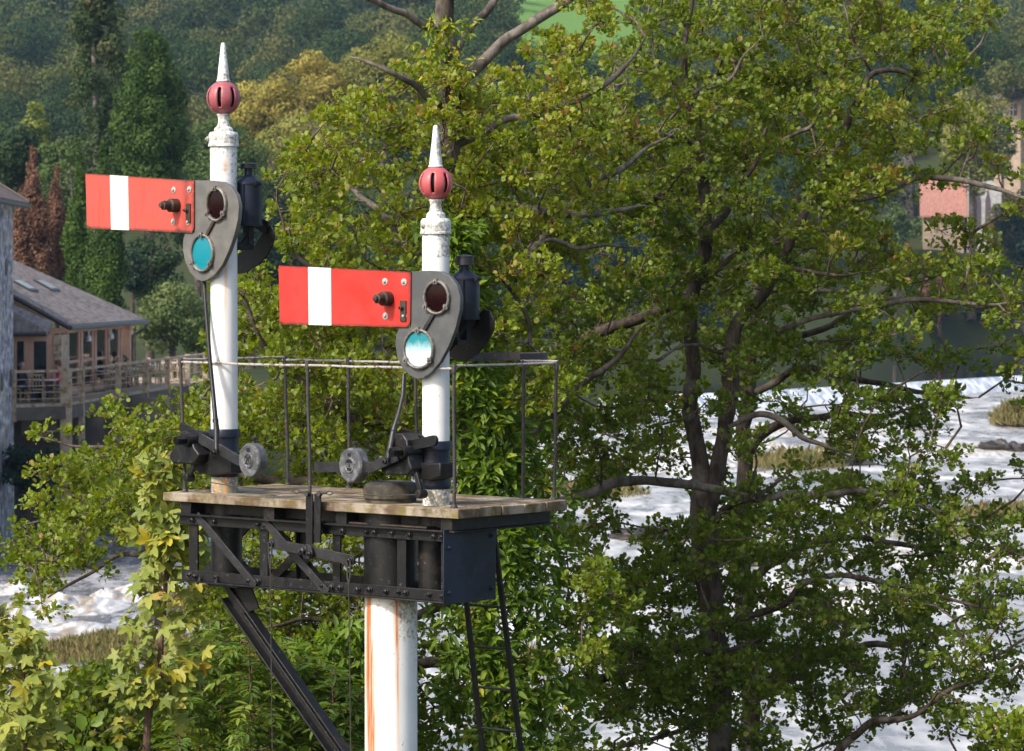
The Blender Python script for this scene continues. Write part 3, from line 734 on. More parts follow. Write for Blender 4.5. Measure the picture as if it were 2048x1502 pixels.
def unit(a): return a/np.maximum(1e-9, np.linalg.norm(a, axis=-1, keepdims=True))
def leaves(name, tpl, pos, axis, nrm, scale, tint, m, parent=None, frng=None):
    tv, tf = tpl; n = len(pos)
    axis = unit(axis); side = unit(np.cross(axis, nrm)); nn = np.cross(side, axis)
    Vv = pos[:,None,:]+scale[:,None,None]*(tv[None,:,0:1]*side[:,None,:]+tv[None,:,1:2]*axis[:,None,:]+tv[None,:,2:3]*nn[:,None,:])
    Ff = tf[None]+ (np.arange(n)*len(tv))[:,None,None]
    return npmesh(name, Vv.reshape(-1,3), Ff.reshape(-1,tf.shape[1]), m, parent, np.repeat(tint, len(tf)))
UP = np.array((0,0,1.))
def rosettes(cen, outd, n, size, spread=1.0, upb=.35, r=rng, jit=.35):
    """leaf arrays for n leaves round every centre"""
    N = len(cen)
    c = np.repeat(cen, n, 0); o = np.repeat(outd, n, 0)
    d = unit(o*.75+r.normal(0,1,(N*n,3))*spread*.8+UP*upb)
    pos = c+d*size*.25+r.normal(0,1,(N*n,3))*size*jit
    nr = unit(UP*.9+r.normal(0,1,(N*n,3))*.75+np.repeat(outd,n,0)*.25)
    sc = size*r.uniform(.55,1.15,N*n)
    return pos, d, nr, sc

def tubes_np(segs, m, name, parent, k=4):
    """many short tapered tubes; segs list of (points list, radii)"""
    V_, F_ = [], []; off = 0
    for pts, rad in segs:
        pts = np.array(pts); 
        d = pts[-1]-pts[0]; d = d/max(1e-6, np.linalg.norm(d)); x = np.cross(d, (.3,.5,.81)); x /= max(1e-6, np.linalg.norm(x)); y = np.cross(d, x)
        for p, r_ in zip(pts, rad):
            for q in range(k):
                a = 2*math.pi*q/k; V_.append(p+(x*math.cos(a)+y*math.sin(a))*r_)
        for i in range(len(pts)-1):
            for q in range(k): F_.append((off+i*k+q, off+i*k+(q+1)%k, off+(i+1)*k+(q+1)%k, off+(i+1)*k+q))
        off += len(pts)*k
    return npmesh(name, np.array(V_), np.array(F_), m, parent, smooth=True)

def smooth_path(pts, sub=6, wob=0.0):
    """pts: list of (Vector, radius) -> Catmull-Rom"""
    out = []; n = len(pts)
    for i in range(n-1):
        p0, p1, p2, p3 = (pts[max(0,i-1)], pts[i], pts[i+1], pts[min(n-1,i+2)])
        for k in range(sub):
            t = k/sub; a = [.5*((2*p1[0])+(p2[0]-p0[0])*t+(2*p0[0]-5*p1[0]+4*p2[0]-p3[0])*t*t+(3*p1[0]-p0[0]-3*p2[0]+p3[0])*t**3)][0]
            r_ = p1[1]+(p2[1]-p1[1])*t
            if wob: a = a+Vector([mn.noise(a*3.1+Vector((q*9,0,0)))*wob for q in range(3)])
            out.append((a, r_))
    out.append(pts[-1]); return out

def limb(name, px, Z, parent, m, dz=(0,0), seg=9, wob=.05):
    """px: (x,y,half width px) list; Z distance; dz depth change start->end"""
    n = len(px); pts = []
    for i, (x, y, r_) in enumerate(px):
        z = Z+dz[0]+(dz[1]-dz[0])*i/(n-1); pts.append((P(x, y, z), r_*z/FPX))
    if name == 'branch':
        (x0,y0,_),(x1,y1,r1) = px[-2:]; q_ = math.hypot(x1-x0,y1-y0); ex = 30+r1*9
        pts.append((P(x1+(x1-x0)/q_*ex+random.uniform(-9,9), y1+(y1-y0)/q_*ex-6, z+.15), .9*z/FPX))
    sp = smooth_path(pts, 7, wob)
    b = MB(); rr = [r_*(1+.12*mn.noise(a*4)) for a, r_ in sp]
    b.tube([a for a, _ in sp], rr, seg); b.build(name, m, parent, WORLD, ang=80)
    return [np.array(a) for a, _ in sp[::2]]

GRID = """
000000000000000100589999999876500
000000000000000325899999999898200
000000000076434679999999999998200
000000000189878999999999999995000
000000004799999999999999999851330
000000005899999999999999999821450
000000001668899999999999999500210
000000000678899999999999999722520
000000044488999999999999988676400
000000058999999999999999998777660
000000179999999999998878987651220
000000127899999999987665688853421
000545679999999999776363535676300
013678999999999999767654324554200
027998899999999999765665465676400
169998777777777778665668978788720
388874555555555666656678777768750
576311366666677776678887655666766
331000678888888857789979865566666
000000578888888879899999877777777
000000488888888869999999987877766
000000078888888879978998878754531
000000078888888868656764456753112
000000078888888857456634553101501
""".split()
GW = 32; GH = len(GRID)
def gd(x, y):
    c, r_ = int(x//64), int(y//64)
    if r_ < 0: r_ = 0; 
    if r_ >= GH: r_ = GH-1
    if c < 0 or c >= GW:
        return 3 if c >= GW and r_ > 3 else 0
    return int(GRID[r_][c])

def make_crown(tree, skel, pads, leaf_m, leaf_size, per_pad, per_ros, seed, padr=.2, twig_m=None, tintmu=.5, tintfn=None, cones=.35):
    r = np.random.default_rng(seed)
    sk = np.array(skel); segs = []; C_, O_, T_ = [], [], []
    pads = np.array(pads)
    d0 = np.min(np.linalg.norm(pads[:,None,:]-sk[None,:,:],axis=2),axis=1) if len(pads)*len(sk) < 4e7 else r.random(len(pads))
    order = np.argsort(d0)
    skl = list(sk)
    arr = np.zeros((len(sk)+len(pads)*3,3)); arr[:len(sk)] = sk; na = len(sk)
    for i in order:
        p = pads[i]; dd = np.linalg.norm(arr[:na]-p,axis=1)+np.maximum(0, arr[:na,2]-p[2])*.8; j = int(np.argmin(dd)); q = arr[j]; L_ = np.linalg.norm(p-q)
        if L_ > 1e-3:
            bend = r.normal(0,.12,3)*L_; m1 = q+(p-q)*.35+bend+np.array((0,0,.06*L_)); m2 = q+(p-q)*.7+bend*.8+np.array((0,0,.05*L_))
            r0 = min(.02,.006+.012*L_); segs.append(([q,m1,m2,p],[r0,r0*.8,r0*.6,r0*.4]))
            arr[na] = m1; arr[na+1] = m2; arr[na+2] = p; na += 3
        out = unit(p-q) if L_ > 1e-3 else np.array((0,0,1.))
        tl_ = r.normal(0,.3,3)
        pt = r.normal(0,.09)
        for k in range(per_pad):
            a = r.normal(0,1,3); a = a/np.linalg.norm(a)*r.random()**.45*padr*np.array((1.25,1.1,.62)); a[2] += (a[0]*tl_[0]+a[1]*tl_[1])*.5
            c = p+a; C_.append(c); o_ = unit(out*.35+a/padr+np.array((0,0,.35))); O_.append(o_); T_.append(pt)
            if k % 2 == 0: segs.append(([p, p+a*.5+r.normal(0,.01,3), c],[.0038,.0028,.0016]))
    C_ = np.array(C_); O_ = np.array(O_); T_ = np.array(T_)
    pos, d, nr, sc = rosettes(C_, O_, per_ros, leaf_size, r=r)
    tint = np.clip(tintmu+np.repeat(T_, per_ros)+r.normal(0,.14,len(pos)),0,.93)
    tint = np.where(r.random(len(pos)) < .012, 1., tint)
    if tintfn is not None: tint = np.clip(tint+tintfn(pos), 0, 1)
    print('LEAVES', tree.name, len(pads), len(pos))
    leaves('crown', T_ALDER, pos, d, nr, sc, tint, leaf_m, tree)
    tubes_np(segs, twig_m or M['bark_twig'], 'twigs', tree)
    if cones:
        sel = C_[r.random(len(C_)) < cones]; n = 5
        cc = np.repeat(sel, n, 0)+r.normal(0,.03,(len(sel)*n,3))
        tv = np.array([(1,0,0),(0,1,0),(-1,0,0),(0,-1,0),(0,0,1.3),(0,0,-1.3)])*.0075; tf = np.array([(0,1,4,4),(1,2,4,4),(2,3,4,4),(3,0,4,4),(1,0,5,5),(2,1,5,5),(3,2,5,5),(0,3,5,5)])[:, :3]
        Vv = (cc[:,None,:]+tv[None]*r.uniform(.7,1.2,(len(cc),1,1))).reshape(-1,3); Ff = (tf[None]+(np.arange(len(cc))*6)[:,None,None]).reshape(-1,3)
        o_ = npmesh('cones', Vv, Ff, M['berry'], tree); o_['kind'] = 'stuff'
    return C_

def sample_pads(cond, Zf, dens, seed, pw=1.35, thick=1.7):
    r = np.random.default_rng(seed); out = []
    for gy in range(-1, GH+1):
        for gx_ in range(-1, GW+2):
            q = gd(gx_*64+32, gy*64+32)
            if q == 0: continue
            lam = dens*(q/9)**pw*(1.25 if gy > 15 else 1.)
            for _ in range(r.poisson(lam)):
                x, y = gx_*64+r.uniform(4,60), gy*64+r.uniform(4,60)
                if not cond(x, y, r): continue
                Z = Zf(x, y)+r.uniform(-thick, thick)
                out.append(np.array(P(x, y, Z)))
    return out
tb = lambda x, y: 1150+60*math.sin(y/170)+40*math.sin(y/61+1)
# ---- tree A : alder with climber, behind the right signal
ZA = 24.6
def tree_root(px, Z, zg, label, cat='tree', group=None):
    f = Frame((P(px, 1502, Z).x, Z, zg), 0); return empty(label[0], f, label[1], cat, group)
TA = tree_root(985, ZA, .9, ('alder_tree', 'alder with climber covered trunk behind the signals, spreading leafy branches to the left'))
sk = limb('trunk', [(1015,2250,46),(995,1700,38),(978,1502,33),(962,1200,30),(935,900,28),(912,640,27),(900,440,25),(903,200,21),(893,60,20),(884,-90,18)], ZA, TA, M['bark'], seg=16)
A_BR = [([(900,200,15),(930,150,14),(985,98,14),(1060,52,13),(1130,0,12),(1190,-50,11)],(0,.3)),
 ([(895,115,11),(935,60,10),(985,0,10),(1030,-50,9)],(0,.5)),([(895,60,11),(845,48,9),(800,25,9),(760,10,8),(700,-12,7)],(0,-.5)),
 ([(885,215,10),(855,190,9),(820,165,9),(768,145,6)],(0,-.6)),
 ([(900,470,15),(925,432,14),(960,415,13),(1010,405,11),(1100,420,10),(1200,420,9)],(0,.4)),
 ([(905,600,14),(820,500,10),(740,410,8),(660,340,6),(590,300,3)],(0,1.)),
 ([(905,640,14),(800,600,10),(700,590,8),(600,510,6),(560,440,3)],(0,-.4)),
 ([(700,345,5),(675,300,5),(640,265,4),(625,240,2)],(.2,.2)),
 ([(930,900,18),(780,860,13),(640,800,10),(540,700,7),(490,600,4)],(0,-.6)),
 ([(945,1020,20),(760,985,15),(560,960,12),(400,935,9),(250,905,6),(130,890,3)],(0,.9)),
 ([(948,1060,20),(760,1060,16),(560,1070,12),(400,1035,9),(300,1098,7),(220,1122,5),(145,1168,4)],(0,1.1)),
 ([(400,1035,7),(300,1000,6),(180,1010,5),(60,1050,3)],(1.0,1.1)),
 ([(955,1170,16),(850,1230,12),(735,1255,9),(620,1235,6),(540,1260,4)],(0,-.9)),
 ([(965,1300,18),(820,1340,13),(700,1375,9),(610,1400,6),(500,1395,4)],(0,-1.1)),
 ([(1000,930,6),(1050,880,9),(1100,835,9),(1165,765,9),(1210,735,8),(1260,690,5)],(.2,.5)),
 ([(905,300,12),(980,260,9),(1090,218,9),(1160,190,11),(1220,165,8),(1250,130,5)],(0,.6)),
 ([(1030,545,9),(1050,515,10),(1090,470,11),(1130,430,8),(1180,375,8),(1230,345,8),(1290,300,5)],(.2,.9)),
 ([(1055,505,3),(1095,482,6),(1160,490,6),(1230,492,4)],(.3,.5)),
 ([(1060,690,5),(1060,640,5),(1030,600,5),(990,540,4)],(-.2,-.2)),
 ([(500,1000,5),(420,1010,4),(380,1060,3),(300,1075,3)],(.5,.7))]
for p_, dz in A_BR:
    p_ = [(x,y,w_*.82) for x,y,w_ in p_]
    sk += limb('branch', p_, ZA, TA, M['bark_pale'] if p_[0][1] < 620 and p_[0][0] > 860 else M['bark'], dz, 9)
def climb_zone(x, y): return abs(x-(905+.085*max(0,y-440)))<60+max(0,min(90,(y-700)*.2)) and y > 430
padsA = sample_pads(lambda x, y, r: x < tb(x, y) and not (climb_zone(x, y) and r.random() < .75), lambda x, y: ZA+.65+max(0,(500-x)/500)*.7, 4.4, 11, thick=1.5)
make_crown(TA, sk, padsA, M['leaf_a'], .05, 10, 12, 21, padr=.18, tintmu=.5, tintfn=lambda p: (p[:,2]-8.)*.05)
# climber on the trunk
r = np.random.default_rng(5); C_, O_ = [], []
for _ in range(1500):
    y = r.uniform(445,1560); cx = 905+.085*(y-440); hw = 55+max(0,min(95,(y-700)*.2)); x = cx+r.normal(0,.5)*hw+ (r.uniform(0,70) if y > 800 else 0)
    a = (x-cx)/hw; C_.append(np.array(P(x, y, ZA-.25-.35*math.sqrt(max(0,1-min(1,a*a)))+r.uniform(-.1,.15)))); O_.append((a*.8,-.8,.1))
NT0 = len(C_)
for _ in range(120):
    y = r.choice([r.uniform(40,110),r.uniform(100,190),r.uniform(330,440)]); x = 893+r.normal(0,28); C_.append(np.array(P(x, y, ZA-.18))); O_.append((r.normal(0,.6),-.8,0))
for _ in range(520):
    x = r.uniform(560,800); y = r.uniform(1300,1540)-(x-560)*.35; C_.append(np.array(P(x, y, ZA-1.1+r.uniform(-.3,.3)))); O_.append((0,-.7,.3))
C_ = np.array(C_); O_ = np.array(O_); N = len(C_)
n = 8; c = np.repeat(C_, n, 0); o = np.repeat(O_, n, 0); d = unit(o*.5+r.normal(0,1,(N*n,3))*.75+np.array((0,0,-.3))); nr = unit(UP*.8+r.normal(0,.5,(N*n,3))+o*.4)
ntop = np.zeros(N); ntop[NT0:NT0+120] = .25
tt = np.clip(.5+np.repeat(ntop,n)+.1*r.normal(0,1,N*n)+np.repeat(r.normal(0,.12,N),n)+np.where(r.random(N*n)<.015,.5,0),0,1)
leaves('climber_foliage', T_LANCE, c+d*.02, d, nr, .118*r.uniform(.5,1.1,N*n)*(1-np.repeat(ntop,n)*1.7), tt, M['climber'], TA)
segs = []
for _ in range(16):
    x = 893+r.normal(0,14); y = r.uniform(40,420); pts = []
    for k in range(8): pts.append(np.array(P(x+r.normal(0,5), y+k*14, ZA-.085)))
    segs.append((pts,[.006]*8))
tubes_np(segs, M['bark_pale'], 'climber_stems', TA)

# ---- tree B : two stemmed alder on the right
ZB = 27.5
TB = tree_root(1430, ZB, .6, ('alder_tree', 'large two stemmed alder filling the right side, pale horizontal limb low down'))
sk = limb('trunk', [(1450,2200,46),(1445,1700,40),(1438,1502,25),(1432,1300,25),(1412,1140,26),(1408,1040,27),(1398,930,17),(1388,820,16),(1383,720,15),(1383,600,13),(1412,450,13),(1397,320,13),(1388,240,11),(1372,170,9),(1372,80,6),(1390,-30,4)], ZB, TB, M['bark'], seg=16)
sk += limb('trunk', [(1415,1060,17),(1432,960,16),(1450,850,16),(1460,740,18),(1470,660,14),(1512,600,11),(1565,520,10),(1608,430,9),(1640,360,9),(1668,300,9),(1690,250,8),(1728,180,7),(1745,145,6),(1810,145,5)], ZB-.1, TB, M['bark'], (0,.4), 14)
B_BR = [([(1090,1012,13),(1160,988,15),(1240,968,15),(1330,964,15),(1420,974,14),(1500,992,13),(1620,990,11),(1720,985,10),(1830,1002,8),(1900,1030,5)],(-.6,-.3),1),
 ([(1425,1060,13),(1460,1015,11),(1500,995,10)],(-.1,-.5),0),([(1455,850,8),(1520,835,10),(1570,850,10),(1620,875,8),(1655,895,5)],(-.1,-.5),1),
 ([(1000,775,19),(1060,725,19),(1130,698,20),(1200,665,19),(1260,640,18),(1330,610,15),(1385,580,13),(1430,540,11),(1490,500,8)],(.7,.2),0),
 ([(1560,668,9),(1620,645,9),(1700,622,8),(1780,608,9),(1860,603,8),(1940,606,7),(2000,612,4)],(.1,-.3),1),
 ([(1500,570,6),(1600,585,7),(1690,583,7),(1770,600,7)],(.2,-.1),1),
 ([(1640,420,5),(1690,405,7),(1750,388,8),(1830,362,9),(1900,358,9),(1970,375,8),(2060,398,5)],(.2,-.4),1),
 ([(1336,235,5),(1365,200,7),(1390,185,8),(1450,165,7),(1475,145,6),(1495,110,3)],(-.3,-.6),1),
 ([(1385,190,6),(1340,160,6),(1300,148,5)],(-.1,-.3),0),([(1390,300,6),(1365,272,7),(1322,264,5)],(0,-.4),1),
 ([(1455,540,6),(1500,527,8),(1580,535,8),(1670,545,6)],(-.2,-.5),0),
 ([(1570,275,5),(1600,262,7),(1630,250,7),(1665,178,4)],(0,-.4),1),
 ([(1410,460,13),(1460,410,10),(1500,340,7),(1540,250,5)],(0,.8),0),
 ([(1395,330,8),(1330,380,9),(1250,410,10),(1180,395,9)],(0,-.5),0),
 ([(1060,1402,14),(1100,1378,16),(1180,1362,15),(1250,1350,13),(1340,1310,12),(1450,1292,9)],(-.8,-.3),0),
 ([(1440,1250,12),(1560,1210,11),(1610,1170,10),(1700,1150,8),(1830,1180,6),(1980,1215,4)],(0,-.7),0),
 ([(1640,1530,14),(1700,1480,13),(1760,1440,11),(1830,1425,8),(1900,1380,7),(2000,1345,5),(2060,1320,4)],(-.2,-.9),0),
 ([(1740,148,4),(1715,100,4),(1700,50,3)],(.4,.2),0),([(1690,250,7),(1640,190,6),(1600,110,4),(1590,30,3)],(.3,.6),0),
 ([(1372,165,5),(1440,150,5),(1500,120,4),(1560,80,3)],(0,.7),0),
 ([(1405,1120,9),(1340,1160,7),(1250,1180,5),(1170,1150,4)],(0,-.7),0),
 ([(1450,700,5),(1380,690,5),(1300,720,6),(1230,700,4)],(0,-.7),1),
 ([(1430,1420,10),(1350,1460,8),(1230,1500,6)],(0,-.6),0)]
for p_, dz, pl in B_BR:
    p_ = [(x,y,w_*.66) for x,y,w_ in p_]
    sk += limb('branch', p_, ZB, TB, M['bark_pale'] if pl else M['bark'], dz, 9)
isC = lambda x, y: 1480 < x and y > 560
padsB = sample_pads(lambda x, y, r: x >= tb(x, y) and not (isC(x, y) and r.random() < .4), lambda x, y: ZB+.45+(.3 if y < 700 else 0), 4.1, 12, pw=1.25, thick=1.7)
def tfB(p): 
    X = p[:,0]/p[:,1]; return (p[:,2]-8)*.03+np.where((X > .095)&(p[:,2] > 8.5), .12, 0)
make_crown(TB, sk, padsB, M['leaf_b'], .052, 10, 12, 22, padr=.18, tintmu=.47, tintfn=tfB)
# ---- tree C : slimmer alder just behind
ZC = 30.5
TC = tree_root(1500, ZC, .4, ('alder_tree', 'slimmer straight alder close behind the two stemmed one, low branches over the water'))
sk = limb('trunk', [(1510,2150,36),(1505,1700,32),(1500,1502,20),(1488,1300,17),(1486,1100,16),(1488,900,16),(1492,780,15),(1500,660,15),(1540,540,11),(1560,400,8)], ZC, TC, M['bark'], seg=14)
for p_, dz in (([(1500,905,11),(1530,870,10),(1570,845,9),(1650,832,7),(1760,826,5)],(0,-.6)),([(1495,1180,10),(1560,1120,9),(1680,1080,7),(1850,1100,5)],(0,.4)),
    ([(1495,1400,11),(1600,1330,9),(1750,1290,7),(1930,1260,5)],(0,.3)),([(1500,780,8),(1600,740,7),(1720,760,6),(1900,790,4)],(0,-.3)),([(1490,1000,8),(1420,1040,6),(1360,1090,4)],(0,.4)),
    ([(1505,700,8),(1640,660,7),(1800,560,5),(1930,520,3)],(0,.5))):
    sk += limb('branch', p_, ZC, TC, M['bark'], dz, 8)
padsC = sample_pads(lambda x, y, r: isC(x, y) and r.random() < .45, lambda x, y: ZC-.3, 3.6, 13, pw=1.1, thick=1.3)
make_crown(TC, sk, padsC, M['leaf_c'], .055, 10, 11, 23, padr=.18, tintmu=.5)

# ---- bushes at the bottom
def bush(name, label, px, base, Z, m, tpl, size, npad, seed, tw=M['bark_twig'], tint=.5, th=.8, cat='shrub'):
    """px: list of ellipses (cx,cy,rx,ry) filled with leaf pads"""
    f = Frame((P(base, 1502, Z).x, Z, P(base,1502,Z).z-3.), 0); t = empty(name, f, label, cat); r = np.random.default_rng(seed)
    stems = []; skb = []
    for k in range(5):
        a = P(base+r.normal(0,8), 1502, Z)+Vector((0,0,-3)); e = px[k % len(px)]; q = P(e[0]+r.normal(0,e[2]*.3), e[1]+r.normal(0,e[3]*.3), Z); mid = a.lerp(q,.5)+Vector((r.normal(0,.1),r.normal(0,.1),.1))
        sp = smooth_path([(a,.03),(mid,.02),(q,.01)],8,.03); skb += [np.array(x) for x, _ in sp]; stems.append(([np.array(x) for x, _ in sp],[y for _, y in sp]))
    tubes_np(stems, tw, 'stems', t, 6)
    pads = []
    A = sum(e[2]*e[3] for e in px)
    for e in px:
        for _ in range(int(npad*e[2]*e[3]/A)):
            a = r.uniform(0,2*math.pi); q = r.random()**.5; pads.append(np.array(P(e[0]+e[2]*q*math.cos(a), e[1]+e[3]*q*math.sin(a), Z+r.uniform(-th,th))))
    return t, skb, pads
t, skb, pads = bush('alder_shrub','low dark green alder shrub under the yellowing sycamore saplings',[(250,1450,180,105),(160,1430,90,65),(380,1480,120,90),(60,1560,130,90),(420,1360,70,70)],260,26.5,None,None,0,210,31)
make_crown(t, skb, pads, M['leaf_b'], .075, 9, 8, 32, tintmu=.45, cones=.3)
# ash thicket with feathery leaves
f = Frame((P(480,1502,22.8).x,22.8,P(480,1502,22.8).z-3),0); ash = empty('ash_thicket', f, 'feathery leaved young ash thicket below the left end of the bracket', 'shrub')
r = np.random.default_rng(41); segs = []; pos, ax, nr, sc, tt = [], [], [], [], []
for sx in (400,440,476,505,545,590,630,670,360,715):
    Zs = 22.8+r.uniform(-.4,.4); top = 1235+abs(sx-476)*.5+r.uniform(-10,40) if sx != 476 else 1225
    base = P(sx+r.normal(0,15),1502,Zs)+Vector((0,0,-3)); q = P(sx, top, Zs); path = [np.array(base.lerp(q, k/10)+Vector((r.normal(0,.012),r.normal(0,.012),0))) for k in range(11)]
    segs.append((path,[.014-.001*k for k in range(11)]))
    for k in range(34):
        y = top+ (k/34)**1.1*(1560-top); a = r.uniform(0,2*math.pi); st = np.array(P(sx, y, Zs)); dr = np.array((math.cos(a),math.sin(a)*.8,.45+.3*r.random())); dr /= np.linalg.norm(dr); Ln = r.uniform(.2,.34)
        pr = [st+dr*Ln*s_+np.array((0,0,-.16*s_*s_)) for s_ in np.linspace(0,1,8)]; segs.append((pr,[.003]*8))
        sd_ = np.cross(dr, UP); sd_ /= np.linalg.norm(sd_); tn = np.clip(r.normal(.5,.18),0,1)
        for i in range(2,8):
            dl = pr[i]-pr[i-1]; dl /= np.linalg.norm(dl)
            for s_ in ((-1,1) if i < 7 else (-1,0,1)):
                pos.append(pr[i]); ax.append(sd_*s_*.85+dl*.55+r.normal(0,.12,3)); nr.append(np.array((0,0,1.))+r.normal(0,.3,3)); sc.append(r.uniform(.07,.11)); tt.append(tn+r.normal(0,.08))
tubes_np(segs, M['bark_red'], 'stems', ash, 4)
leaves('foliage', T_LANCE, np.array(pos), np.array(ax), np.array(nr), np.array(sc), np.clip(np.array(tt),0,1), M['ash'], ash)
# fill shrub behind the thicket
t, skb, pads = bush('alder_shrub','dense green shrub behind the feathery thicket and the raking strut',[(480,1420,110,110),(640,1440,120,110),(560,1330,130,80)],560,25.6,None,None,0,120,33)
make_crown(t, skb, pads, M['leaf_b'], .078, 9, 7, 34, tintmu=.6, cones=.1)
# corner spray at bottom right
t, skb, pads = bush('alder_shrub','bright leafy shrub tip poking in at the bottom right corner',[(2035,1475,50,32)],2040,24.,None,None,0,9,35)
make_crown(t, skb, pads, M['leaf_a'], .07, 9, 8, 36, tintmu=.5, cones=0)

# ---- sycamore saplings with lobed yellowing leaves
def sapling(stem, Z, nl, label, seed, spread, size=.112, ymax=1520):
    f = Frame((P(stem[0][0],stem[0][1],Z).x,Z,P(0,1502,Z).z-3),0); t = empty('sycamore_sapling', f, label, 'sapling', 'sycamore saplings at the lower left'); r = np.random.default_rng(seed)
    pts = [(P(stem[0][0],stem[0][1]+850,Z),.03)]+[(P(x,y,Z),w_*Z/FPX) for x,y,w_ in stem]; sp = smooth_path(pts,10,.015)
    b = MB(); b.tube([a for a,_ in sp],[q for _,q in sp],8); b.build('stem', M['bark_red'], t, WORLD)
    vis = [(a,q) for a, q in sp if a.z > P(0,1600,Z).z]
    pos, ax, nr, sc, tt = [], [], [], [], []; segs = []
    for k in range(nl):
        s_ = (k+.5)/nl; a, q = vis[min(len(vis)-1,int(s_*len(vis)))]
        an = k*2.4+r.uniform(-.4,.4); L_ = spread*r.uniform(.35,1.)*(1.0-.65*s_**2.5); dr = Vector((math.cos(an),math.sin(an)*.7,r.uniform(.1,.45)))
        e = a+dr*L_+Vector((0,0,r.uniform(-.06,.02))); m_ = a.lerp(e,.5)+Vector((0,0,.05)); segs.append(([np.array(a),np.array(m_),np.array(e)],[.004,.003,.002]))
        yv = r.random()
        for j in range(r.integers(3,6)):
            fd = unit(np.array((dr.x*.6,dr.y*.6-.25,-.35))+r.normal(0,.35,3)); pp = np.array(m_.lerp(e, .25+.75*r.random()))+r.normal(0,.035,3)
            pos.append(pp); ax.append(fd); nr.append(unit(np.array((dr.x*.2-.25,-.7,.6))+r.normal(0,.45,3))); sc.append(size*r.uniform(.5,1.15)); tt.append(np.clip(.35+.35*yv+r.normal(0,.14),0,1))
    tubes_np(segs, M['bark_red'], 'leaf_stalks', t, 5)
    leaves('foliage', T_MAPLE, np.array(pos), np.array(ax), np.array(nr), np.array(sc), np.array(tt), M['maple'], t)
sapling([(294,1502,8),(312,1390,7),(322,1310,6.5),(328,1200,5),(336,1120,5),(350,1060,4),(340,1000,3),(312,915,2)], 21.3, 120, 'tall yellowing sycamore sapling beside the left end of the bracket', 51, .3)
sapling([(50,1560,6),(48,1460,5),(45,1340,4),(46,1285,3)], 20.6, 50, 'yellowing sycamore sapling with hanging leaves near the bottom left corner', 52, .26)
sapling([(2,1560,6),(6,1420,5),(5,1300,4),(4,1235,2)], 21.0, 50, 'yellow green sycamore sapling cut by the left edge of the photo', 53, .24)
# broad leaved sprout
f = Frame((P(150,1502,20).x,20,P(0,1502,20).z-3),0); t = empty('bramble_shoot', f, 'single bright green shoot with a few big leaves at the bottom left', 'plant')
b = MB(); b.tube([P(140,2400,20),P(150,1560,20),P(168,1480,20),P(180,1450,20),P(190,1442,20)],[.01,.006,.004,.003,.002],6); b.build('stem', M['climber'], t)
pp = [P(165,1462,20),P(180,1452,20),P(150,1490,20),P(200,1510,20),P(172,1500,20)]; rr_ = np.random.default_rng(3)
leaves('foliage', T_ALDER, np.array(pp), np.array([(-.1,0,1),(.8,0,.5),(-.4,0,.8),(.5,0,.2),(-.6,0,-.1)],float), np.array([(-.2,-1,.2)]*5)+rr_.normal(0,.2,(5,3)), np.array([.1,.09,.08,.1,.07]), np.array([.5,.6,.4,.5,.5]), M['climber'], t)
# ------------------------------------------------------------------ terrain, water
FB = [(-400,95),(-60,108),(-18,117),(-12,127),(-8,135),(0,180),(9,232),(14,262),(30,325),(52,402),(90,430),(300,470),(600,480)]
def yfar(x):
    for (a,b_),(c,d) in zip(FB[:-1],FB[1:]):
        if a <= x <= c: return b_+(d-b_)*(x-a)/(c-a)
    return FB[0][1] if x < FB[0][0] else FB[-1][1]
def sst(t): t = max(0, min(1, t)); return t*t*(3-2*t)
def terr(x, y):
    t = y-yfar(x)+mn.noise(Vector((x*.05,y*.05,0)))*3
    near = 46-max(0,-x)*.1+mn.noise(Vector((x*.2,0,5)))*2-y
    if near > -3: return -2+3.5*sst((near+3)/6)+.0*near
    if t < -2: return -2.0
    h = -2+4.2*sst((t+2)/7)
    k = max(0, y-(330+max(0,x)*.6+max(0,-x)*.2)); h += k*.165+14*sst((k-60)/400)*mn.noise(Vector((x*.006,y*.004,2)))+min(t,200)*.012
    h += 16*math.exp(-((x-80)/30)**2-((y-470)/40)**2)*sst((t-2)/12)
    return h
def axis(vals): return vals
xs = [-520+i*20 for i in range(20)]+[-120+i*4 for i in range(60)]+[120+i*20 for i in range(30)]
ys = [-30+i*8 for i in range(8)]+[34+i*2 for i in range(12)]+[58+i*4 for i in range(90)]+[418+i*16 for i in range(30)]+[898+i*50 for i in range(24)]
vs = [(x,y,terr(x,y)) for y in ys for x in xs]; nx = len(xs)
fs = [(j*nx+i,j*nx+i+1,(j+1)*nx+i+1,(j+1)*nx+i) for j in range(len(ys)-1) for i in range(nx-1)]
t = NT('grassy_ground'); n = t.noise(.05,6,.6); n2 = t.noise(1.2,6,.7)
b_ = t.mix(t.ramp(n,[(.4,0.),(.65,1.)]),(.03,.045,.015),(.05,.06,.02)); b_ = t.mix(t.ramp(n2,[(.4,0.),(.7,.5)]),b_,(.05,.045,.02)); b_ = t.mix(t.attr('field'),b_,(.13,.24,.05)); t.set(Base_Color=b_,Roughness=.9,Specular_IOR_Level=.1); M['ground'] = t.m
me = MB().add(vs, fs).build('ground', M['ground'], None, WORLD, ang=180); me['kind'] = 'structure'
fa = me.data.attributes.new('field','FLOAT','POINT'); fa.data.foreach_set('value',[1. if (y > 500 and 1000 < 1024+FPX*x/y < 1320 and 560-(z-CAMZ)*FPX/y < 150) else 0. for x,y,z in vs])

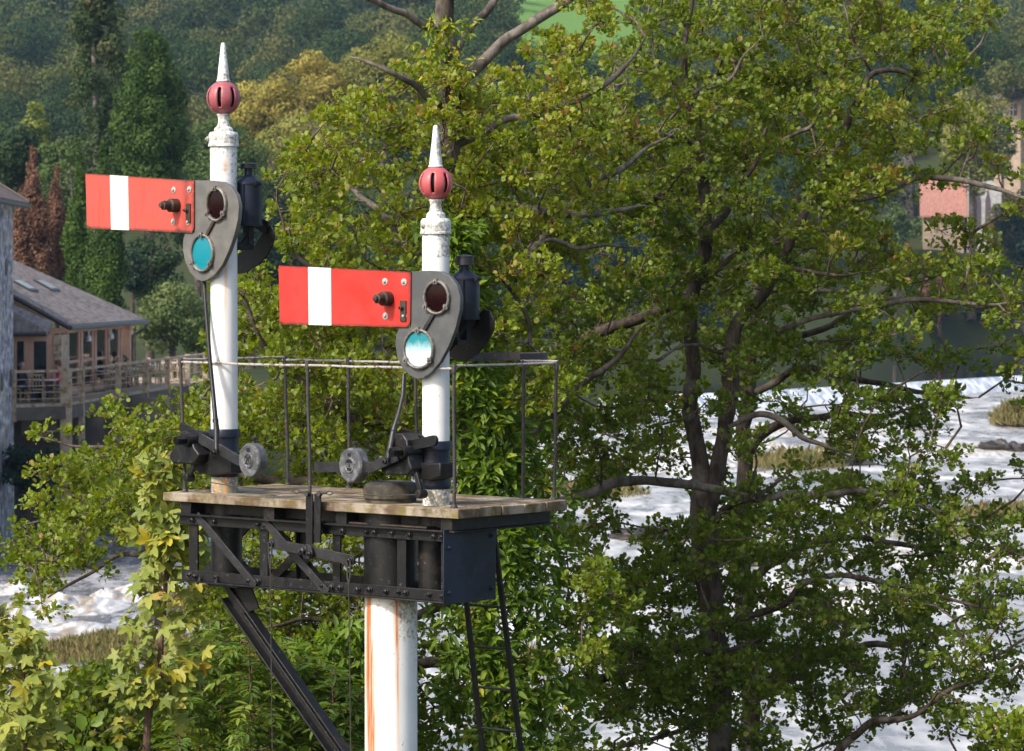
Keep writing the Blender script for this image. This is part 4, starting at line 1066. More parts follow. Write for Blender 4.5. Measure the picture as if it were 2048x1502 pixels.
def water(name, foam_sheen_lo, foam_sheen_hi, dark, white, rough, sc, bs=.45):
    t = NT(name); c = t.mapping((1, .35, 1)); n = t.noise(.3*sc, 5, .6, c, 1.6); n2 = t.noise(1.6*sc, 5, .55, c, 1.); n3 = t.noise(7*sc,4,.6,t.mapping((1,.5,1)))
    f = t.math('ADD', t.math('MULTIPLY', n, .62), t.math('MULTIPLY', n2, .38))
    fm = t.ramp(f, [(foam_sheen_lo, 0.), (foam_sheen_hi, 1.)]); big = t.ramp(t.noise(.09, 5, .65, t.mapping((1,.5,1))), [(.36, .25), (.54, 1.)]); fm = t.math('MULTIPLY', fm, big)
    t.set(Base_Color=t.mix(fm, dark, white), Roughness=t.math('ADD', t.math('MULTIPLY', fm, .35), rough), Specular_IOR_Level=.5)
    t.bump(t.math('ADD', t.math('MULTIPLY', n2, 1.), t.math('MULTIPLY', n3, .35)), bs, .05); return t.m
def sheet(name, pts, z, m, div=60, bumpy=0, seed=0):
    (x0,y0),(x1,y1) = pts; vs = []; fs = []
    for j in range(div+1):
        for i in range(div+1):
            x = x0+(x1-x0)*i/div; y = y0+(y1-y0)*j/div; vs.append((x,y,z+(bumpy*mn.noise(Vector((x*.5,y*.25,seed))) if bumpy else 0)))
    for j in range(div):
        for i in range(div): k = j*(div+1)+i; fs.append((k,k+1,k+div+2,k+div+1))
    o = MB().add(vs, fs).build(name, m, None, WORLD, ang=180); o['kind'] = 'structure'; return o
M['water_low'] = water('white_foam_sheen_water', .42, .6, (.22,.215,.21), (.76,.75,.73), .25, .9, .3)  # white colour paints the sky sheen on the water as well as foam
M['water_left'] = water('grey_river_water', .44, .6, (.13,.13,.14), (.55,.55,.55), .18, 2.2)
M['water_up'] = water('dark_calm_river_water', .6, .75, (.02,.022,.026), (.1,.1,.11), .05, 1., .06); M['water_up'].node_tree.nodes['Principled BSDF'].inputs['Specular IOR Level'].default_value = .22
# lower river as one sheet: whiter on the right, greyer upstream on the left
sheet('river_water', ((-2,36),(330,300)), 0.0, M['water_low'], 90, .12, 1)
sheet('river_water_left', ((-130,36),(-2,240)), 0.0, M['water_left'], 90, .12, 2)
# upper pool and weir
WL = [(5.5,226),(13.4,232),(24,246),(43.6,277),(62,300),(120,360)]
vs = []; fs = []
for (x,y) in WL:
    vs += [(x-.6,y-9,-.05),(x-.25,y-4,.45),(x,y,.82),(x,y+1.2,.85)]
for i in range(len(WL)-1):
    for k in range(3): fs.append((i*4+k,(i+1)*4+k,(i+1)*4+k+1,i*4+k+1))
t = NT('falling_white_water'); n = t.noise(1.1,6,.7,t.mapping((1.6,.15,.3))); t.set(Base_Color=t.mix(t.ramp(n,[(.4,0.),(.6,1.)]),(.25,.3,.37),(.85,.87,.9)),Roughness=.4); t.bump(n,.5,.1); M['fall'] = t.m
o = MB().add(vs,fs).build('weir_fall', M['fall'], None, WORLD); o['kind'] = 'structure'
vs = [(x,y+1.2,.84) for x,y in WL]+[(x*1.4+(-10 if i==0 else 0),520,.84) for i,(x,y) in enumerate(WL)]; n_ = len(WL)
o = MB().add(vs,[(i,i+1,n_+i+1,n_+i) for i in range(n_-1)]).build('river_pool', M['water_up'], None, WORLD); o['kind'] = 'structure'
# rapids on the left
def rapids(name, cx, cy, rx, ry, seed, hgt=.45, m='rapid'):
    vs = []; fs = []; n = 110
    for j in range(n+1):
        for i in range(n+1):
            a, c = i/n*2-1, j/n*2-1; e = max(0, 1-(a*a+c*c)**.5); q = Vector((a*rx*.9,c*ry*.5,seed))
            vs.append((cx+a*rx, cy+c*ry, -.06+(hgt*(abs(mn.noise(q))*.9+.4*abs(mn.noise(q*2.7))+.12*abs(mn.noise(q*7))+.25)*1.1+.02)*min(1,e*2.2)))
    for j in range(n):
        for i in range(n): k = j*(n+1)+i; fs.append((k,k+1,k+n+2,k+n+1))
    o = MB().add(vs,fs).build(name, M[m], None, WORLD, ang=180); o['kind'] = 'structure'
t = NT('rapids_foam'); n = t.noise(1.6,7,.7); t.set(Base_Color=t.mix(t.ramp(t.noise(1.3,5,.6,t.mapping((1,.22,1)),1.5),[(.4,1.),(.56,0.)]),(.62,.62,.61),(.3,.25,.19)),Roughness=.45); t.bump(t.noise(3,5,.6),.4,.08); M['rapid'] = t.m
for i,(px,py,rx,ry,h) in enumerate(((70,1225,1.5,5,.34),(170,1215,1.3,3,.26),(120,1262,1.6,3,.2),(250,1190,1.2,2.2,.25),(330,1165,1.,2.5,.3),(30,1180,.8,2.,.3))):
    c = Pz(px,py,0); rapids('white_water', c.x, c.y, rx, ry, i*3.3, h)
for i,(px,py,rx,ry,h) in enumerate(((1500,905,5,9,.5),(1620,860,8,9,.35),(1840,900,6,8,.35),(1340,930,4,8,.4),(1700,1200,4,5,.4),(1900,1120,4,5,.4))):
    c = Pz(px,py,0); rapids('white_water', c.x, c.y, rx, ry, i*3.3+40, h)
# rocks, grassy islets and reed tufts
M['rock'] = paint('wet_river_rock', (.03,.027,.024), (.09,.075,.06), 1.6, .5, fine=7, bump=.8)
def rock(px, py, sx, sy, h, label):
    c = Pz(px,py,0); f = Frame((c.x,c.y,0),0); vs = []; fs = []; n = 40; m_ = 14
    for j in range(m_+1):
        la = math.pi/2*(j/m_)
        for i in range(n):
            a = 2*math.pi*i/n; d = Vector((math.cos(a)*math.cos(la),math.sin(a)*math.cos(la),math.sin(la))); q = 1+.6*mn.noise(d*2.3+Vector((px,py,0)))+.35*mn.noise(d*6)
            vs.append((d.x*sx*q,d.y*sy*q,d.z*h*q-.1))
    for j in range(m_):
        for i in range(n): fs.append((j*n+i,j*n+(i+1)%n,(j+1)*n+(i+1)%n,(j+1)*n+i))
    o = MB().add(vs,fs).build('rock', M['rock'], None, f, ang=60); return tag(o, label, 'rock', 'rocks in the river')
rock(2005,903,1.3,1.,.6,'dark flat rock ledge with water spilling past it at the right edge'); rock(330,1245,.5,.8,.45,'brown boulder beside the foam below the platform end')
rock(1620,930,3,2,.6,'brown rock among the white water between the alder limbs'); rock(1130,1060,1.6,1.,.4,'dark wet rock in the rapids right of the railing')
rock(1290,1075,1.6,1.,.4,'dark wet rock in the rapids left of the alder trunks'); rock(1480,1130,1.,1.,.5,'small dark rock in white water beside the alder stems'); rock(1620,1215,1.2,1.,.5,'small dark rock in white water low on the right')
M['reed'] = leafmat('dry_reeds', [(0,(.12,.1,.03)),(.5,(.25,.2,.08)),(1,(.16,.2,.06))], .7, .2)
def grass(px, py, rx, ry, n, h, label, name='grass_tuft', cat='grass tuft', mt='reed', z=0.0, seed=1):
    c = Pz(px,py,z); f = Frame((c.x,c.y,z),0); r = np.random.default_rng(seed+int(px)); a = r.uniform(0,6.28,n); q = r.random(n)**.5
    pos = np.stack([c.x+rx*q*np.cos(a), c.y+ry*q*np.sin(a), np.full(n,z-.03)],1); ax = np.array((0,0,1.))+r.normal(0,.35,(n,3)); nr = r.normal(0,1,(n,3)); nr[:,2]*=.3
    hump = h*(1-q**2*.6)
    o = leaves(name, (T_LANCE[0]*np.array((.35,1,1)), T_LANCE[1]), pos+np.array((0,0,1.))*(hump*.35*r.random(n))[:,None], ax, nr, hump*r.uniform(.5,1.,n), np.clip(r.normal(.5,.25,n)+mn.noise(Vector((px,py,0)))*.3,0,1), M[mt])
    return tag(o, label, cat, 'grass tufts in and beside the river')
grass(2046,850,2.,2.5,1600,1.7,'straw coloured reed clump in white water at the right edge')
grass(1590,935,2.4,3,900,1.1,'pale brown grass clump seen between the upper alder limbs')
grass(1690,905,1.5,3,450,.9,'small brown grass clump right of the larger one amid white water')
grass(2040,1040,3.,3,1500,.8,'olive grass bank at the right edge below the rock ledge')
grass(1890,1075,2.,2,600,.6,'brown grass patch behind the drooping alder branches on the right')
grass(250,1305,2.,2.6,5200,.55,'olive brown grassy islet below the foam on the left')
grass(130,1310,1.1,1.8,1500,.4,'brown grass edge beside the foam near the left sapling')
grass(420,1230,1.6,2.5,2600,.8,'pale olive bush grass under the left end of the bracket')
grass(330,1235,.5,.8,700,.4,'brown tuft on the boulder by the foam')
grass(1060,1345,.7,1,700,.7,'straw coloured tuft seen between the ladder and the alder')
grass(1180,990,2.5,3,1000,.8,'brown grass clump just right of the platform')
grass(40,1000,1.8,3.5,2500,1.1,'mixed green and brown grass bank under the stone mill')

# ------------------------------------------------------------------ background trees
def bgleaf(name, c, c2, c3, spec=.2):
    return leafmat(name, [(0,c),(.5,c2),(1,c3)], .6, .22, 1.3, .12, spec)
BM = dict(
 ochre=bgleaf('ochre_foliage',(.13,.13,.025),(.32,.28,.055),(.48,.37,.08)), olive=bgleaf('olive_foliage',(.08,.1,.022),(.2,.21,.042),(.3,.28,.07)),
 mid=bgleaf('mid_green_foliage',(.04,.075,.02),(.085,.14,.035),(.14,.19,.05)), dark=bgleaf('dark_green_foliage',(.012,.03,.012),(.03,.06,.02),(.05,.09,.03)),
 cypress=bgleaf('cypress_foliage',(.014,.04,.008),(.045,.09,.012),(.09,.15,.02)), lime=bgleaf('yellow_green_foliage',(.08,.11,.02),(.18,.22,.04),(.27,.3,.06)),
 brown=bgleaf('dead_brown_foliage',(.07,.04,.025),(.17,.09,.055),(.25,.14,.085)), cedar=bgleaf('cedar_foliage',(.02,.045,.015),(.05,.085,.025),(.12,.12,.045)),
 pale=bgleaf('pale_green_foliage',(.07,.11,.03),(.14,.19,.06),(.2,.25,.09)), blue=bgleaf('deep_blue_green_foliage',(.01,.028,.016),(.022,.05,.026),(.04,.075,.035)), wood=None)
def blobs_leaves(bl, Z, cov, r, elong=1.0, size_px=4.2, droop=0.0, inner=.12):
    """bl: list (center np3, radius np3, tint). Leaf tufts on the blob shells, mostly the upper and outer side."""
    pos, ax, nr, sc, tt = [], [], [], [], []
    s = size_px*Z/FPX
    for c, rad, tn in bl:
        area = math.pi*rad[0]*rad[2]; n = max(12, int(cov*area/(s*s)*.9))
        d = unit(r.normal(0,1,(n,3))); q = 1-np.abs(r.normal(0,.14,n)); q = np.where(r.random(n) < inner, r.random(n), q)
        q = q*(1+.22*np.sin(d[:,0]*5+c[0]*3)*np.sin(d[:,2]*6+c[2])) 
        p = c+d*rad*q[:,None]; a = unit(np.cross(d, r.normal(0,1,(n,3)))+np.array((0,0,.3-droop))+d*.15)
        pos.append(p); ax.append(a); nr.append(unit(d+r.normal(0,.33,(n,3))+UP*.35)); sc.append(s*r.uniform(.6,1.35,n)*(1+.0*d[:,0])); tt.append(tn+r.normal(0,.13,n))
    return np.concatenate(pos), np.concatenate(ax), np.concatenate(nr), np.concatenate(sc)*elong, np.clip(np.concatenate(tt),0,1)
def bgtree(kind, cx, top, hw, bot, Z, mt, label, seed, name='broadleaf_tree', cov=3.2, spx=4.2, group=None, nb=None, trunk='bark', zg=None):
    """cx: centre px, top/bot px of crown, hw half width px"""
    r = np.random.default_rng(seed); k = Z/FPX; c0 = P(cx,(top+bot)/2,Z); H = (bot-top)*k; W = hw*k
    if zg is None:
        while terr(P(cx,500,Z).x, Z) < .5: Z += 4
        k = Z/FPX; c0 = P(cx,(top+bot)/2,Z); H = (bot-top)*k; W = hw*k
    g = zg if zg is not None else terr(c0.x, Z); g = min(g, P(cx,bot,Z).z-.3)
    f = Frame((c0.x,Z,g),0); t = empty(name, f, label, 'tree', group); zt, zb = P(cx,top,Z).z, P(cx,bot,Z).z
    b = MB(); tr = max(.12, min(.5, W*.09)); b.tube([(c0.x,Z,g-.5),(c0.x+r.normal(0,.1),Z,(g+zb)/2),(c0.x,Z,zb+H*.3),(c0.x+r.normal(0,.2),Z,zb+H*.85)],[tr*1.3,tr,tr*.8,tr*.25],8)
    if kind == 'broad':
        for _ in range(6):
            a = r.uniform(0,6.28); h0 = zb+H*r.uniform(.05,.4); b.tube([(c0.x,Z,h0),(c0.x+math.cos(a)*W*.3,Z+math.sin(a)*W*.3,h0+H*.2),(c0.x+math.cos(a)*W*.7,Z+math.sin(a)*W*.6,h0+H*.35)],[tr*.5,tr*.35,tr*.12],6)
    b.build('trunk', M[trunk], t, WORLD); bl = []
    if kind == 'broad':
        nb = nb or 34
        for i in range(nb):
            d = unit(r.normal(0,1,3)); q = r.uniform(.45,.95)
            c = np.array((c0.x+d[0]*W*q*.85, Z+d[1]*W*q*.8, (zt+zb)/2+d[2]*H*.5*q*.86)); rr = W*r.uniform(.2,.36)
            rad = np.array((rr,rr,rr*.72)); rad[2] = min(rad[2],H*.28); bl.append((c,rad,.5+r.normal(0,.13)+(d[2]*.1)))
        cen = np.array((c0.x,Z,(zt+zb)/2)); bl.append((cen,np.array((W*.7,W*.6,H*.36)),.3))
    elif kind == 'cone':
        n = nb or 46
        for i in range(n):
            u = (i+.5)/n; z = zt-H*u; w_ = W*(min(1,.22+1.0*u**.62) if u < .85 else (1.-(u-.85)*1.6)); a = r.uniform(0,6.28); q = r.uniform(.45,.85)
            rr = max(W*.16, w_*.42); bl.append((np.array((c0.x+math.cos(a)*w_*q,Z+math.sin(a)*w_*q,z)),np.array((rr,rr,rr*1.15)),.5+r.normal(0,.12)))
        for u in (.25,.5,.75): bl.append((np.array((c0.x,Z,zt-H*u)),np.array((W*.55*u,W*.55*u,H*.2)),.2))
    elif kind == 'spire':
        n = nb or 34
        for i in range(n):
            u = (i+.3)/n; z = zt-H*u; w_ = W*min(1,.06+1.25*u**.85); a = r.uniform(0,6.28); q = r.uniform(.2,.5)
            rr = max(W*.13, w_*.6); bl.append((np.array((c0.x+math.cos(a)*w_*q,Z+math.sin(a)*w_*q,z)),np.array((rr,rr,rr*1.9)),.5+r.normal(0,.14)))
    elif kind == 'cedar':
        n = nb or 60
        for i in range(n):
            u = (i+.5)/n; z = zt-H*u; w_ = W*(.25+.8*u**.9); a = r.uniform(0,6.28); q = r.uniform(.25,.95)
            rr = W*r.uniform(.14,.26); bl.append((np.array((c0.x+math.cos(a)*w_*q,Z+math.sin(a)*w_*q,z-q*W*.25)),np.array((rr*1.25,rr,rr*1.0)),.45+r.normal(0,.16)))
            if i % 2: b2 = 1
    dr = .9 if kind == 'cedar' else (-.4 if kind == 'spire' else 0)
    p, a, nn, s, tt = blobs_leaves(bl, Z, cov, r, 1.0, spx, dr)
    leaves('crown', T_TUFT, p, a, nn, s, tt, BM[mt] if isinstance(mt,str) else mt, t)
    return t
bgtree('cedar',195,-60,105,400,205,'cedar','tall drooping cedar with a bare pale stem, left of the rounded cypress',101,'cedar_tree',3.,4.2,trunk='bark_pale',nb=90)
bgtree('cone',298,68,82,365,190,'cypress','rounded dark green cypress between the cedar and the taller signal',102,'cypress_tree',3.6,4.,nb=60)
for i,(cx,tp,hw,bt,Z) in enumerate(((66,300,50,600,150),(114,335,40,610,152),(38,392,38,600,146))):
    bgtree('spire',cx,tp,hw,bt,Z,'brown',['tallest dead brown conifer beside the stone mill roof','dead brown conifer spire next to the green cypresses','short dead brown conifer spire nearest the stone mill'][i],110+i,'dead_conifer',4.6,3.4,'dead brown conifers')
bgtree('spire',158,288,42,640,146,'cypress','narrow green cypress spire right of the dead brown conifers',115,'cypress_tree',3.8,3.8,'narrow green cypresses'); bgtree('spire',206,292,54,640,144,'cypress','bushier green cypress behind the faded red arm',116,'cypress_tree',3.8,3.8,'narrow green cypresses',nb=44)
bgtree('broad',545,112,100,330,300,'ochre','yellowish ochre tree just right of the taller signal finial',120,cov=4.2,spx=3.6,group='ochre autumn trees'); bgtree('broad',650,85,95,300,310,'ochre','ochre tree in the middle of the three autumn coloured ones',121,cov=3.4,spx=3.6,group='ochre autumn trees')
bgtree('broad',770,50,125,300,300,'olive','large olive brown tree left of the ivied trunk top',122,cov=3.2,spx=3.6)
bgtree('broad',610,200,120,420,280,'olive','broad olive tree below the ochre ones, behind the alder twigs',123,cov=3.,spx=3.8); bgtree('broad',440,205,100,450,240,'mid','mid green tree behind the taller signal post',124,cov=3.2,spx=3.8)
bgtree('broad',70,195,42,330,230,'lime','small yellow green tree left of the cedar',125,cov=3.2,spx=3.8); bgtree('broad',20,235,85,420,215,'dark','dark green tree above the stone mill roof',126,cov=3.2,spx=4.)
bgtree('broad',130,245,75,430,212,'mid','mid green bushy tree at the foot of the cedar',127,cov=3.2,spx=4.); bgtree('broad',395,330,80,560,200,'dark','dark tree behind the grey spectacle of the taller signal',128,cov=3.,spx=4.)
bgtree('broad',300,430,75,640,170,'dark','dark green shrubby tree behind the cafe roof end',129,cov=3.,spx=4.); bgtree('broad',500,400,90,600,210,'blue','deep green tree right of the taller signal lamp',130,cov=3.,spx=4.)
bgtree('broad',405,580,70,730,160,'mid','bushy green tree between the pale willow like bush and the taller signal',135,cov=3.2,spx=4.2); bgtree('broad',345,548,80,722,152,'pale','pale willow like bush right of the cafe drainpipe',131,cov=3.4,spx=4.2); bgtree('broad',265,490,38,600,160,'blue','small dark green tree touching the narrow cypresses',132,cov=3.,spx=4.)
bgtree('broad',60,880,70,1000,106,'blue','dark ivy covered shrub under the cafe deck',133,cov=3.4,spx=5.,name='ivy_shrub',zg=-.5); bgtree('broad',340,830,70,960,130,'mid','shadowed shrub under the far end of the cafe deck',134,cov=3.,spx=4.5,zg=0.)
r0 = random.Random(9)
for i in range(17):
    cx = 560+i*82+r0.uniform(-20,20); Z = 250+i*6+r0.uniform(-8,8) if i < 6 else (300+(i-6)*14+r0.uniform(-8,8) if i < 11 else 420+r0.uniform(0,40))
    mt = r0.choice(['blue','dark','mid','mid','olive']); tp = 330+r0.uniform(-60,60)+(20 if i>8 else 0)
    bgtree('broad',cx,tp,90+r0.uniform(-10,20),max(tp+330, 780-i*7),Z,mt,'leafy far bank tree glimpsed through the gaps of the big alders',140+i,cov=2.6,spx=4.2,group='far bank trees behind the alders')
bgtree('broad',1945,130,85,420,400,'olive','drooping olive yew left of the upper stone house',170,cov=3.2,spx=3.6); bgtree('broad',2005,205,36,370,425,'mid','bright green tree below the upper stone house',171,cov=3.,spx=3.6)
bgtree('broad',2045,360,60,560,375,'blue','dark blue green tree at the right edge beside the chapel',172,cov=3.,spx=3.8); bgtree('broad',1790,395,42,520,372,'mid','pale green tree covering the left end of the red chapel roof',173,cov=3.,spx=3.6)
bgtree('broad',1890,255,90,350,470,'blue','dark tree row above the red chapel roof',174,cov=3.,spx=3.8); bgtree('broad',1780,520,60,650,395,'lime','yellow green bush above the dark pool',175,cov=3.,spx=3.6)
bgtree('broad',1880,520,50,660,392,'brown','rusty autumn bush above the river wall',176,cov=3.,spx=3.6); bgtree('broad',1960,530,70,665,390,'dark','dark bush above the river wall at the right',177,cov=3.,spx=3.6)
bgtree('broad',1700,550,70,690,380,'dark','dark bush overhanging the pool left of the river wall',178,cov=3.,spx=3.6)
# wooded hillside: one uncountable mass
r = np.random.default_rng(77); bl = []
def hillwood(seed):
    pos, ax, nr, sc, tt = [], [], [], [], []
    r = np.random.default_rng(seed)
    Yv = 400.
    while Yv < 1500:
        k = Yv/FPX; wpx = r.uniform(8,11)/k*.95; 
        x = -160+r.uniform(0,60)
        while x < 2200:
            X = P(x,500,Yv).x; h = terr(X,Yv); top = 560-(h+9-CAMZ)/k
            if not (1020 < x < 1290 and top < 130) and not (x > 1740 and Yv < 446) and Yv-yfar(X) > 6 and top > -90:
                H = r.uniform(9,16); W = r.uniform(4.2,7.5); tn = .44+r.normal(0,.25); jit = r.normal(0,8)
                for q in range(7):
                    d = unit(r.normal(0,1,3)); c = np.array((X+d[0]*W*.55,Yv+jit+d[1]*W*.5,h+H*.6+abs(d[2])*H*.25-(.15*H if q%2 else 0))); rr = W*r.uniform(.35,.6)
                    b1 = [(c,np.array((rr,rr,rr*.85)),tn+r.normal(0,.06))]; p, a, n_, s, t_ = blobs_leaves(b1, Yv, 1.7, r, 1.0, 3.6, 0, .05)
                    pos.append(p); ax.append(a); nr.append(n_); sc.append(s); tt.append(t_)
            x += wpx*r.uniform(.55,1.0)
        Yv *= 1.045
    return [np.concatenate(q) for q in (pos,ax,nr,sc,tt)]
p,a,nn,s,tt = hillwood(5)
M['wood'] = leafmat('hillside_wood_foliage', [(0,(.015,.035,.014)),(.45,(.045,.08,.024)),(.72,(.1,.12,.03)),(1,(.15,.145,.05))], .7, .15, 1.2, .02, .1)
o = leaves('hillside_wood', T_TUFT, p, a, nn, s, tt, M['wood']); o['kind'] = 'stuff'; o['label'] = 'dense mixed wood covering the far hillside'
# ------------------------------------------------------------------ cafe, mill, houses
def tiles(name, c1, c2, c3, sx, sy, rough=.75):
    t = NT(name); br = t.n.new('ShaderNodeTexBrick'); br.inputs['Scale'].default_value = 1.; br.inputs['Brick Width'].default_value = sx; br.inputs['Row Height'].default_value = sy
    br.inputs['Mortar Size'].default_value = .02; br.inputs['Mortar Smooth'].default_value = .2; br.inputs['Color1'].default_value = (*c1,1); br.inputs['Color2'].default_value = (*c2,1); br.inputs['Mortar'].default_value = (*[x*.45 for x in c1],1)
    br.inputs['Bias'].default_value = 0
    t.link(t.tc.outputs['UV'] if False else t.co, br.inputs['Vector']); n = t.noise(2.2,7,.75,t.mapping((2.5,.7,1)))
    t.set(Base_Color=t.mix(t.ramp(n,[(.42,0.),(.58,1.)]), br.outputs['Color'], c3), Roughness=rough, Specular_IOR_Level=.3); return t.m
M['slate'] = tiles('brown_grey_roof_tiles', (.2,.15,.13), (.1,.078,.072), (.25,.22,.2), .6, .35)
M['roof_old'] = tiles('old_mill_roof', (.13,.11,.1), (.09,.08,.075), (.2,.14,.11), .3, .25)
M['slate_far'] = tiles('purple_slate_roof', (.1,.08,.1), (.08,.065,.08), (.12,.1,.11), .5, .3)
M['redroof'] = tiles('red_tiled_roof', (.34,.15,.115), (.3,.13,.1), (.38,.2,.16), .5, .35)
def stone(name, c1, c2, c3, sc):
    t = NT(name); v = t.n.new('ShaderNodeTexVoronoi'); v.inputs['Scale'].default_value = sc; t.link(t.mapping((.6,.35,1.8)), v.inputs[0]); n = t.noise(sc*1.2,6,.7)
    b = t.mix(t.ramp(n,[(.4,0.),(.62,1.)]), c1, c2); b = t.mix(t.ramp(t.noise(sc*.45,5,.65),[(.52,0.),(.66,.8)]), b, c3)
    b = t.mix(t.ramp(v.outputs['Distance'],[(.0,.0),(.55,.45)]), b, tuple(x*.5 for x in c2)); t.set(Base_Color=b,Roughness=.9,Specular_IOR_Level=.1); t.bump(v.outputs['Distance'],.5,.05); return t.m
M['rubble'] = stone('whitewashed_rubble_stone', (.78,.78,.82), (.07,.08,.1), (.7,.58,.38), 2.2)
M['sand'] = stone('sandstone_wall', (.5,.39,.28), (.4,.31,.23), (.45,.37,.3), 1.2)
M['wallgrey'] = stone('river_wall_stone', (.2,.17,.14), (.1,.09,.08), (.16,.14,.1), .8)
M['render'] = paint('white_rendered_wall', (.5,.5,.49), (.38,.37,.35), 1.5, .8, fine=3)
M['glass'] = NT('dark_window_glass').set(Base_Color=(.012,.018,.018), Roughness=.05, Specular_IOR_Level=.7).m
M['lead'] = paint('black_gutter', (.02,.02,.022), (.05,.05,.05), 6, .4)
M['skylight'] = NT('bright_skylight_glass').set(Base_Color=(.6,.66,.7), Roughness=.12, Specular_IOR_Level=.8).m
# --- cafe
EZ = 7.45; DK = 4.85
E1, E2 = Vector((-15.4,113,EZ)), Vector((-14.5,129,EZ))
ed = (E2-E1).normalized(); ni = Vector((-ed.y, ed.x, 0))  # inward (to -x)
cafe = empty('cafe', Frame((E1.x,E1.y,DK),0), 'timber framed riverside cafe with a brown tiled roof and a row of windows', 'cafe building')
SL = .55
def rp(s, d, up=0.0): q = E1+ed*s+ni*d; return Vector((q.x,q.y,EZ+SL*d+up))
RD = 6.0; LS = (E2-E1).length
top = [rp(0,-.0),rp(LS,0),rp(LS-7.6,RD),rp(0,RD)]
b = MB(); bot = [p-Vector((0,0,.16)) for p in top]
b.add(top+bot,[(0,1,2,3),(7,6,5,4),(0,4,5,1),(1,5,6,2),(2,6,7,3),(3,7,4,0)])
back = rp(LS-2,RD*1.9,-2.4*SL*RD*.8); b.add([rp(LS,0,.0),Vector((E2.x-7.5,E2.y+2.,EZ)),rp(LS-7.6,RD)],[(0,1,2)])
b.build('roof', M['slate'], cafe, WORLD, smooth=False)
# lower wing roof to the left
b = MB(); w0, w1 = P(20,604,110.6), P(112,648,112.0); w2, w3 = P(20,648,109.2), P(107,646,111.2)
lo = [Vector((-18.6,112.2,8.75)),Vector((-15.9,112.4,7.55)),Vector((-15.9,111.0,7.25)),Vector((-19.2,111.0,7.2))]
b.add([*lo,*[p-Vector((0,0,.14)) for p in lo]],[(0,1,2,3),(7,6,5,4),(0,4,5,1),(1,5,6,2),(2,6,7,3),(3,7,4,0)]); b.build('wing_roof', M['slate'], cafe, WORLD, smooth=False)
b = MB(); b.tube([rp(0,-.03,-.1),rp(LS,-.03,-.1)],.09,8); b.tube([rp(0,0,-.12),rp(0,RD,-.12)],.08,6); b.tube([Vector((-15.9,110.95,7.15)),Vector((-19.2,110.95,7.1))],.07,6)
b.build('gutter', M['lead'], cafe, WORLD)
b = MB(); pe = rp(LS,-.03,-.1); b.tube([pe,pe+Vector((-.1,0,-.25)),pe+Vector((-.62,.1,-.55)),pe+Vector((-.66,.1,-2.6))],.06,8); b.build('drainpipe', M['lead'], cafe, WORLD)
# skylights
for s_, d in ((3.4,2.05),(7.4,2.05)):
    b = MB(); q = [rp(s_,d,.06),rp(s_+1.5,d,.06),rp(s_+1.5,d+.72,.06),rp(s_,d+.72,.06)]; b.add([*q,*[p-Vector((0,0,.1)) for p in q]],[(0,1,2,3),(0,4,5,1),(1,5,6,2),(2,6,7,3),(3,7,4,0)])
    fr = b.build('skylight', M['lead'], cafe, WORLD, smooth=False)
    q = [rp(s_+.12,d+.08,.075),rp(s_+1.38,d+.08,.075),rp(s_+1.38,d+.64,.075),rp(s_+.12,d+.64,.075)]
    MB().add(q,[(0,1,2,3)]).build('pane', M['skylight'], fr, WORLD, smooth=False)
# window wall under the long eave
def wallpt(s, off, z): q = E1+ed*s+ni*off; return Vector((q.x,q.y,z))
wo_ = .75
def fbox(s0, s1, z0, z1, o0, o1, m, name, parent=cafe):
    b = MB(); vs = [wallpt(s0,o0,z0),wallpt(s1,o0,z0),wallpt(s1,o1,z0),wallpt(s0,o1,z0),wallpt(s0,o0,z1),wallpt(s1,o0,z1),wallpt(s1,o1,z1),wallpt(s0,o1,z1)]
    b.add(vs,[(0,3,2,1),(4,5,6,7),(0,1,5,4),(1,2,6,5),(2,3,7,6),(3,0,4,7)]); return b.build(name, m, parent, WORLD, smooth=False)
fbox(.3,LS-1.2,7.12,7.3,wo_-.04,wo_+.1,M['pine'],'wall_plate'); fbox(.3,LS-1.2,DK+.0,DK+.28,wo_-.02,wo_+.1,M['pine'],'sill_beam')
nw = 5
for i in range(nw+1):
    s_ = .45+(LS-2.3)*i/nw; fbox(s_-.14,s_+.14,DK,7.12,wo_-.08,wo_+.14,M['pine'],'post')
for i in range(nw):
    s0, s1 = .45+(LS-2.3)*i/nw+.145, .45+(LS-2.3)*(i+1)/nw-.145
    g = fbox(s0+.3,s1-.3,DK+.3,7.08,wo_+.03,wo_+.05,M['glass'],'window')
    for a,c in ((s0,s0+.3),(s1-.3,s1)): fbox(a+.002,c-.002,DK+.29,7.1,wo_-.03,wo_+.07,M['pine'],'frame',g)
    fbox(s0+.3,s1-.3,DK+1.15,DK+1.25,wo_-.02,wo_+.025,M['pine'],'transom',g)
fbox(LS-1.0,LS-.7,DK,7.3,.5,.9,M['pine'],'post'); fbox(LS-3.2,LS-3.0,DK,7.3,5.,5.3,M['pine'],'post')
